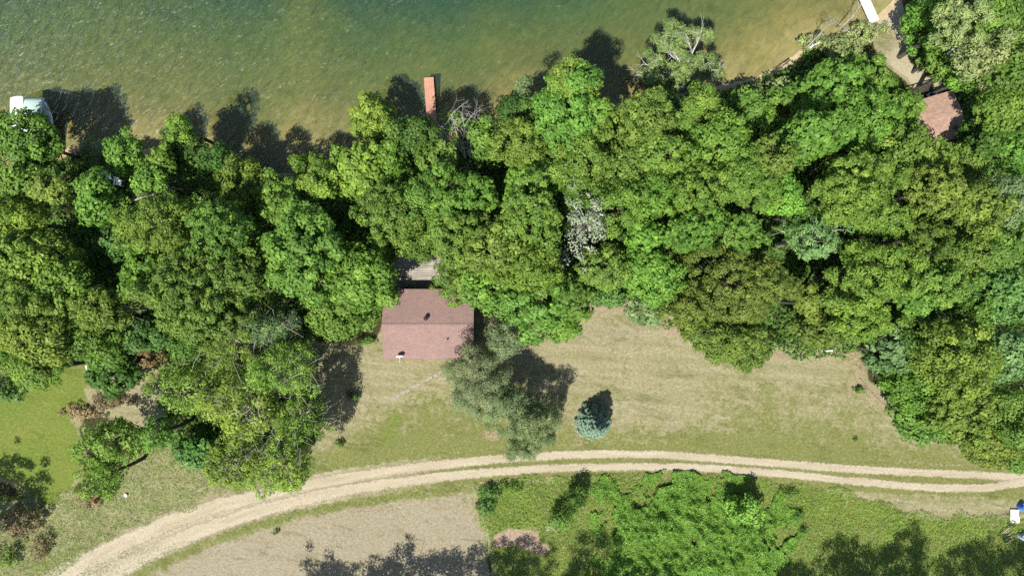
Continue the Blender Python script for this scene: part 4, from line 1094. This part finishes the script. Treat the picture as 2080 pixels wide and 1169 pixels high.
def dish():
    p = at(812, 722, 3.0)
    root = empty('satellite_dish', (p[0], p[1], 2.62), 'white satellite dish on a mast at the cabin eave', 'satellite dish')
    M = Matrix.Rotation(R(8), 3, 'Z') @ Matrix.Rotation(R(72), 3, 'X')
    prof = [(.0, .0), (.12, .004), (.22, .018), (.33, .045), (.36, .055), (.355, .062), (.22, .030), (.0, .012)]
    m = MB(); m.lathe(prof, (0, 0, .55), 24, M); m.build('reflector', M_WHITE, root, smooth=True)
    m = MB(); m.tube([(0, -.28, -.1), (0, -.02, .12), (0, .03, .5)], .03, 8); m.build('mast', M_WHITE, root)
    m = MB(); m.tube([(0, -.04, .25), (-.02, -.30, .24), (-.03, -.50, .42)], .018, 6); arm = m.build('feed_arm', M_WHITE, root)
    m = MB(); m.box((-.03, -.52, .45), (.08, .12, .08)); m.build('receiver_head', M_GREY, arm, bevel=.01)
dish()

def stones():
    pts = [(894, 757), (884, 762), (873, 766), (866, 771), (848, 781), (839, 785), (827, 793), (818, 797), (806, 803), (798, 808)]
    ords = ['first', 'second', 'third', 'fourth', 'fifth', 'sixth', 'seventh', 'eighth', 'ninth', 'tenth and last']
    rs = np.random.RandomState(4)
    for (px, py), o in zip(pts, ords):
        p = at(px, py); n = 7
        mb = MB(); a0 = rs.uniform(0, 6.28); rr = [rs.uniform(.15, .29) for _ in range(n)]
        vs = [(math.cos(a0 + 2 * math.pi * k / n) * rr[k] * 1.25, math.sin(a0 + 2 * math.pi * k / n) * rr[k] * .85, z) for z in (-.03, .045) for k in range(n)]
        mb.add(vs, [tuple(reversed(range(n))), tuple(range(n, 2 * n))] + [(k, (k + 1) % n, n + (k + 1) % n, n + k) for k in range(n)])
        ob = mb.build('stepping_stone', M_STONE, bevel=.012, loc=(p[0], p[1], gz(p[0], p[1]) - .008)); ob.rotation_euler.z = R(32)
        tag(ob, 'flat pale stepping stone, %s in line from the grey-olive conifer' % o, 'stepping stone', 'stepping stones across the dry lawn')
stones()

# ------------------------------------------------------------------ shore things
def plank_dock(name, label, p0, p1, width, top, mat, postmat, plank=.14, seg=1.9, postup=.0):
    """p0 shore end, p1 lake end (world xy)"""
    p0 = np.array(p0[:2]); p1 = np.array(p1[:2]); L = np.linalg.norm(p1 - p0); ang = math.atan2(*(p1 - p0)[::-1])
    root = empty(name, (p0[0], p0[1], WATER), label, 'dock', rz=ang); z = top - WATER; rs = np.random.RandomState(int(L * 10))
    mb = MB(); n = int(L / plank)
    for i in range(n):
        mb.box(((i + .5) * L / n, rs.uniform(-.008, .008), z - .02 + rs.uniform(-.004, .004)), (L / n - .014, width, .04))
    mb.build('planks', mat, root)
    f = MB()
    for s in (-1, 1): f.box((L / 2, s * (width / 2 - .06), z - .115), (L - .02, .05, .14))
    f.build('frame', postmat, root)
    k = int(L / seg) + 1
    for i in range(k):
        for s in (-1, 1):
            p = MB(); p.tube([(.15 + i * (L - .3) / max(k - 1, 1), s * (width / 2 + .035), -1.3), (.15 + i * (L - .3) / max(k - 1, 1), s * (width / 2 + .035), z + postup)], .035, 8); p.build('post', postmat, root)
plank_dock('red_dock', 'narrow red-brown plank dock reaching into the lake', at(879, 268, -.75), at(870.5, 157.5, -.75), 1.0, -.75, M_DOCK, M_WALL)
plank_dock('white_dock', 'white plank dock at the lake-side corner by the small beach', at(1777, 44, -.7), at(1750, -16, -.7), .98, -.7, M_WDOCK, M_GREY, .12)

def boat_lift():
    zt = 2.0                                       # top of the canopy above the lake bed level used here
    a = at(12, 196, zt - .4); b = at(82, 318, zt - .4)
    cx, cy = (a[0] + b[0]) / 2, (a[1] + b[1]) / 2; w = b[0] - a[0]; L = a[1] - b[1]
    root = empty('boat_lift', (cx, cy, WATER), 'boat lift with a pale canopy at the shore, its shaded half painted grey-green', 'boat lift')
    def arch(x0, x1, n, mat, name, endcap):
        vs, fs = [], []; ny = 14
        for j in range(ny):
            t = j / (ny - 1); y = -L / 2 + L * t
            e = 1 - (max(0, (t - .86) / .14)) ** 2 * (.55 if endcap else .06)       # the lake end is rounded down
            for i in range(n):
                u = x0 + (x1 - x0) * i / (n - 1)
                x = u * w / 2 * (1 if not endcap else (1 - .06 * max(0, (t - .9) / .1)))
                z = zt - WATER - .95 + .72 * (1 - abs(u) ** 2.1) ** .9 * e + (.02 if not endcap else 0)
                vs.append((x, y, z))
        for j in range(ny - 1):
            for i in range(n - 1):
                q = j * n + i; fs.append((q, q + 1, q + 1 + n, q + n))
        m = MB(); m.add(vs, fs); o = m.build(name, mat, root, smooth=True)
        s = o.modifiers.new('cloth', 'SOLIDIFY'); s.thickness = .02
        return o
    arch(-1, .06, 9, M_CANVAS_SUNLIT, 'canopy_half', False); arch(.05, 1, 9, M_CANVAS, 'canopy_half', True)
    m = MB()
    for sx in (-1, 1):
        m.tube([(sx * (w / 2 - .03), -L / 2, zt - WATER - .96), (sx * (w / 2 - .03), L / 2, zt - WATER - .96)], .03, 6)
    for y in (-L / 2 + .05, 0, L / 2 - .3):
        m.tube([(-(w / 2 - .03), y, zt - WATER - .98), (0, y, zt - WATER - .42), ((w / 2 - .03), y, zt - WATER - .98)], .022, 6)
    m.build('canopy_frame', M_GREY, root)
    for sx in (-1, 1):
        for y in (-L / 2 + 1.0, L / 2 - 1.0):
            p = MB(); p.box((sx * (w / 2 - .06), y, (zt - WATER - 1.0) / 2 - .6), (.09, .09, zt - WATER + .2)); p.build('post', M_GREY, root)
    # the white boat under it
    bx = cx + .62; boat = empty('motor_boat', (bx, cy + .25, WATER + .25), 'white motor boat under the boat lift canopy', 'boat')
    vs, fs = [], []; n = 13
    st = [(-2.6, .95), (-1.5, 1.08), (0, 1.1), (1.2, .95), (2.2, .55), (2.75, .06)]
    for y, hw in st:
        for k in range(n):
            u = -1 + 2 * k / (n - 1); vs.append((u * hw, y, .62 * abs(u) ** 1.6 + .05 * (y > 1)))
    for j in range(len(st) - 1):
        for k in range(n - 1):
            q = j * n + k; fs.append((q, q + 1, q + 1 + n, q + n))
    fs.append(tuple(range(n)))
    m = MB(); m.add(vs, fs); o = m.build('hull', M_WHITE, boat, smooth=True); s = o.modifiers.new('thick', 'SOLIDIFY'); s.thickness = .05
    m = MB(); m.box((0, -.4, .30), (1.6, 3.6, .05)); m.build('floor', M_GREY, boat)
    for y in (-1.2, .3):
        m = MB(); m.box((0, y, .48), (1.2, .45, .3)); m.build('seat', M_GBLUE, boat, bevel=.04)
boat_lift()
# short grey dock pieces seen through the leaves beside the lift
plank_dock('grey_dock', 'short grey dock seen through leaves at the boat lift', at(60, 352, -.75), at(52, 312, -.75), .9, -.75, M_GREY, M_GREY, .2)

def garden_chair(px, py, z, rz, label):
    p = at(px, py, z); root = empty('garden_chair', (p[0], p[1], z), label, 'chair', 'white garden chairs under the shore trees', rz)
    m = MB(); m.box((0, 0, .42), (.56, .52, .04)); m.build('seat', M_WHITE, root, bevel=.01)
    m = MB(); Mx = Matrix.Rotation(R(-18), 3, 'X')
    for i in range(5): m.box((-.22 + i * .11, .32, .78), (.095, .03, .72), Mx)
    m.build('backrest', M_WHITE, root)
    for s in (-1, 1):
        m = MB(); m.box((s * .32, -.02, .62), (.12, .62, .03)); m.build('armrest', M_WHITE, root, bevel=.008)
        for y in (-.24, .24):
            m = MB(); m.box((s * .28, y, .30), (.05, .06, .62)); m.build('leg', M_WHITE, root)
def platform():
    pass

def laundry():
    p = at(646, 788, 2.0); root = empty('clothesline', (p[0], p[1], gz(p[0], p[1])), 'thin white metal clothesline post with two crossbars by the dry lawn', 'clothesline')
    m = MB(); m.tube([(0, 0, -.2), (0, 0, 2.05)], .035, 8); m.build('post', M_WHITE, root)
    for y, z, w in ((.16, 2.0, 1.25), (-.26, 1.95, .7)):
        m = MB(); m.tube([(-w / 2, y, z), (w / 2, y, z)], .022, 6); m.tube([(0, 0, z - .03), (0, y, z)], .018, 6); m.build('crossbar', M_WHITE, root)
laundry()

def edging(pts_px, label, seed):
    q, t = resample(P2(pts_px), 60); rs = np.random.RandomState(seed); L = t[-1]; n = int(L / .24)
    c = q.mean(0); root = empty('lawn_edging', (c[0], c[1], gz(*c)), label, 'lawn edging', 'brick edgings along the wood')
    m = MB()
    for i in range(n):
        s = (i + .5) / n * (len(q) - 1); j = int(s); p = q[j] + (q[min(j + 1, len(q) - 1)] - q[j]) * (s - j); d = q[min(j + 1, len(q) - 1)] - q[max(j - 1, 0)]
        m.box((p[0] - c[0], p[1] - c[1], .04 + rs.uniform(-.012, .012)), (.215, .12, .16), Matrix.Rotation(math.atan2(d[1], d[0]) + rs.uniform(-.1, .1), 3, 'Z'))
    m.build('bricks', M_BRICK, root, bevel=.012)
edging([(1678, 710), (1695, 714), (1715, 717), (1736, 715)], 'short curved brick edging beside the white pipe', 1)
edging([(1746, 768), (1758, 785), (1772, 801), (1790, 818), (1810, 832)], 'longer curved brick edging past the dark green plant', 2)
p = at(1683, 712); m = MB(); m.tube([(-.36, 0, .09), (.36, .03, .11)], .07, 10); m.tube([(-.10, .0, .1), (-.13, -.42, .06)], .03, 8)
tag(m.build('white_pipe', M_WHITE, loc=(p[0], p[1], gz(p[0], p[1])), smooth=True), 'short white pipe lying at the lawn edge', 'pipe')
p = at(258, 1004); m = MB(); m.lathe([(.11, 0), (.13, .02), (.15, .22), (.16, .24), (.13, .24), (.10, .04)], (0, 0, 0), 14)
tag(m.build('white_bucket', M_WHITE, loc=(p[0], p[1], gz(p[0], p[1])), smooth=True), 'small white bucket in the rough grass near the track', 'bucket')
p = at(180, 750); m = MB(); m.box((0, 0, .30), (.10, .85, .06), .12); m.box((0, .36, .14), (.08, .08, .32), .12); m.box((0, -.36, .14), (.08, .08, .32), .12)
tag(m.build('white_rail', M_WHITE, loc=(p[0], p[1], gz(p[0], p[1]))), 'short white rail at the edge of the bright lawn', 'rail')

# bottom right corner
p = at(2058, 1047); root = empty('board_pile', (p[0], p[1], gz(p[0], p[1])), 'pale white board slab lying in the grass below the track end', 'boards', rz=R(-3))
m = MB(); m.box((0, .0, .16), (.86, 1.42, .09)); m.build('slab', M_CONC, root, bevel=.015)
m = MB(); m.box((.05, -.30, .225), (.9, .62, .04), .06); m.build('board', M_CONC, root, bevel=.01)
for y in (-.5, .5):
    m = MB(); m.box((0, y, .04), (.82, .1, .14)); m.build('support', M_WALL, root)
def barrel(px, py, mat, label, name):
    p = at(px, py, .45); root = empty(name, (p[0], p[1], gz(p[0], p[1])), label, 'barrel')
    m = MB(); m.lathe([(.27, 0), (.295, .06), (.295, .30), (.305, .32), (.295, .34), (.295, .58), (.305, .60), (.295, .62), (.295, .84), (.27, .88), (.25, .86), (.05, .86)], (0, 0, 0), 22); m.build('drum', mat, root, smooth=False)
    for a in (0, 3.1):
        m = MB(); m.lathe([(.045, 0), (.045, .035)], (.15 * math.cos(a), .15 * math.sin(a), .86), 10); m.build('bung', M_BLACK, root)
barrel(2077, 1030, M_BLUE, 'blue plastic barrel at picture edge near the white slab', 'blue_barrel')
barrel(2076, 1089, M_GBLUE, 'grey-blue barrel in the tree shadow at picture edge', 'grey_barrel')
rs = np.random.RandomState(8)
for i, lab in enumerate(('topmost pale branch of the small stack by the white slab', 'reddish branch at the lake side of the small stack', 'grey branch in the middle of the small stack', 'long branch at the bottom of the small stack', 'short branch leaning on the small stack')):
    p = at(2044 + (i - 2) * 3, 1086 + (i - 2) * 5); m = MB(); a = R(28 + rs.uniform(-14, 14)); l = .65 + rs.uniform(-.15, .2)
    d = np.array([math.cos(a), math.sin(a), 0]); z = .09 + (.16 if i == 0 else .02 * i)
    m.tube([-d * l + [0, 0, z], [0, .03, z + .03], d * l + [0, 0, z + .02]], [.06, .055, .04], 8)
    tag(m.build('cut_branch', M_LOG, loc=(p[0], p[1], gz(p[0], p[1])), smooth=True), lab, 'branch', 'cut branches stacked by the white slab')

# ------------------------------------------------------------------ brown shed
def shed():
    z = 2.5; A = at(1868, 203, z); B = at(1935, 183, z); C = at(1949, 254, z)
    ex = (B - A)[:2]; ex /= np.linalg.norm(ex); ang = math.atan2(ex[1], ex[0]); ey = np.array([-ex[1], ex[0]])
    W, D = 4.9, 4.6; ctr = B[:2] - ex * W / 2 - ey * D / 2
    root = empty('brown_shed', (ctr[0], ctr[1], gz(*ctr)), 'small brown-roofed shed almost hidden by the east wood', 'shed', rz=ang)
    m = MB(); hw, hd = W / 2, D / 2; ez, rz_ = 2.5, 2.95; th = .12
    sec = [(-hd, ez), (0, rz_), (hd, ez), (hd, ez - th), (0, rz_ - th), (-hd, ez - th)]
    vs = [(-hw, y, q) for y, q in sec] + [(hw, y, q) for y, q in sec]
    m.add(vs, [(0, 6, 7, 1), (1, 7, 8, 2), (2, 8, 9, 3), (3, 9, 10, 4), (4, 10, 11, 5), (5, 11, 6, 0), (0, 1, 4, 5), (1, 2, 3, 4), (7, 6, 11, 10), (8, 7, 10, 9)])
    m.build('roof', M_ROOF2, root)
    m = MB(); iw, idp, t = hw - .25, hd - .3, .14
    for s in (-1, 1):
        m.box((0, s * (idp - t / 2), 1.15), (2 * iw - .01, t, 2.6))
        xs = s * iw; a = [(xs, -idp, -.2), (xs, idp, -.2), (xs, idp, 2.36), (xs, 0, rz_ - .2), (xs, -idp, 2.36)]; b = [(x - s * t, y, q) for x, y, q in a]
        m.add(a + b, [(0, 1, 2, 3, 4), (9, 8, 7, 6, 5), (0, 5, 6, 1), (1, 6, 7, 2), (2, 7, 8, 3), (3, 8, 9, 4), (4, 9, 5, 0)])
    m.build('wall', M_WALL, root)
    m = MB(); m.box((-.4, idp + .03, 1.0), (.9, .06, 2.0)); m.build('door', M_WALL, root)
    # porch in front of the door
    pr = empty('porch', (ctr[0] + ey[0] * (hd + .55), ctr[1] + ey[1] * (hd + .55), gz(*ctr)), 'little porch with railing, shade painted into its boards, on the lake side of the shed', 'porch', rz=ang)
    m = MB(); rs = np.random.RandomState(2)
    for i in range(11): m.box((0, -.75 + i * .15, .5), (W - .6, .125, .04))
    m.build('porch_boards', M_SHADED_WOOD, pr)
    for x in (-2.0, 0, 1.9):
        m = MB(); m.box((x, .78, .65), (.09, .09, 1.5)); m.build('post', M_BLACK, pr)
    m = MB(); m.box((0, .78, 1.43), (4.1, .11, .05)); m.build('handrail', M_SHADED_WOOD, pr)
    c = ctr + ex * 1.55 + ey * (hd + .30)
    r2 = empty('cooler_box', (c[0], c[1], gz(*ctr) + .52), 'white cooler box on the shed porch', 'cooler', rz=ang)
    m = MB(); m.box((0, 0, .22), (.8, .45, .42)); m.build('body', M_WHITE, r2, bevel=.03)
    m = MB(); m.box((0, 0, .465), (.84, .49, .07)); m.build('lid', M_WHITE, r2, bevel=.02)
shed()

garden_chair(225, 362, .0, R(15), 'white garden chair standing clear in a leaf gap')
garden_chair(246, 372, .0, R(-10), 'white garden chair half hidden by leaves')
# ------------------------------------------------------------------ camera, light, render
cam = bpy.data.cameras.new('camera'); co = bpy.data.objects.new('camera', cam); COL.objects.link(co)
co.location = (0, 0, H); co.rotation_euler = (0, 0, 0)
cam.sensor_width = 36; cam.lens = 24; cam.clip_end = 1500; sc.camera = co

ELEV, DIRX, DIRY = R(60), .47, .883            # shadows run to (DIRX, DIRY)
sun = bpy.data.lights.new('sun', 'SUN'); so = bpy.data.objects.new('sun', sun); COL.objects.link(so)
sun.energy = 4.6; sun.angle = R(.53); sun.color = (1.0, .95, .86)
d = Vector((DIRX * math.cos(ELEV), DIRY * math.cos(ELEV), -math.sin(ELEV)))
so.rotation_euler = d.to_track_quat('-Z', 'Y').to_euler(); so.location = (-20, -40, 60)
w = bpy.data.worlds.new('World'); sc.world = w; w.use_nodes = True
nt = w.node_tree; bg = nt.nodes['Background']; sky = nt.nodes.new('ShaderNodeTexSky'); sky.sky_type = 'NISHITA'; sky.sun_disc = False
sky.sun_elevation = ELEV; sky.sun_rotation = math.atan2(-DIRX, -DIRY)
sky.air_density = 1.0; sky.dust_density = 1.0
nt.links.new(sky.outputs[0], bg.inputs[0]); bg.inputs[1].default_value = .085
sc.view_settings.view_transform = 'Standard'; sc.view_settings.look = 'None'; sc.view_settings.gamma = 1; sc.view_settings.exposure = 1.12
cy = sc.cycles
cy.max_bounces = 6; cy.diffuse_bounces = 3; cy.glossy_bounces = 2; cy.transmission_bounces = 2; cy.transparent_max_bounces = 8
cy.caustics_reflective = False; cy.caustics_refractive = False
cy.use_denoising = False
cy.use_adaptive_sampling = True; cy.adaptive_threshold = .02
cy.sample_clamp_indirect = 4
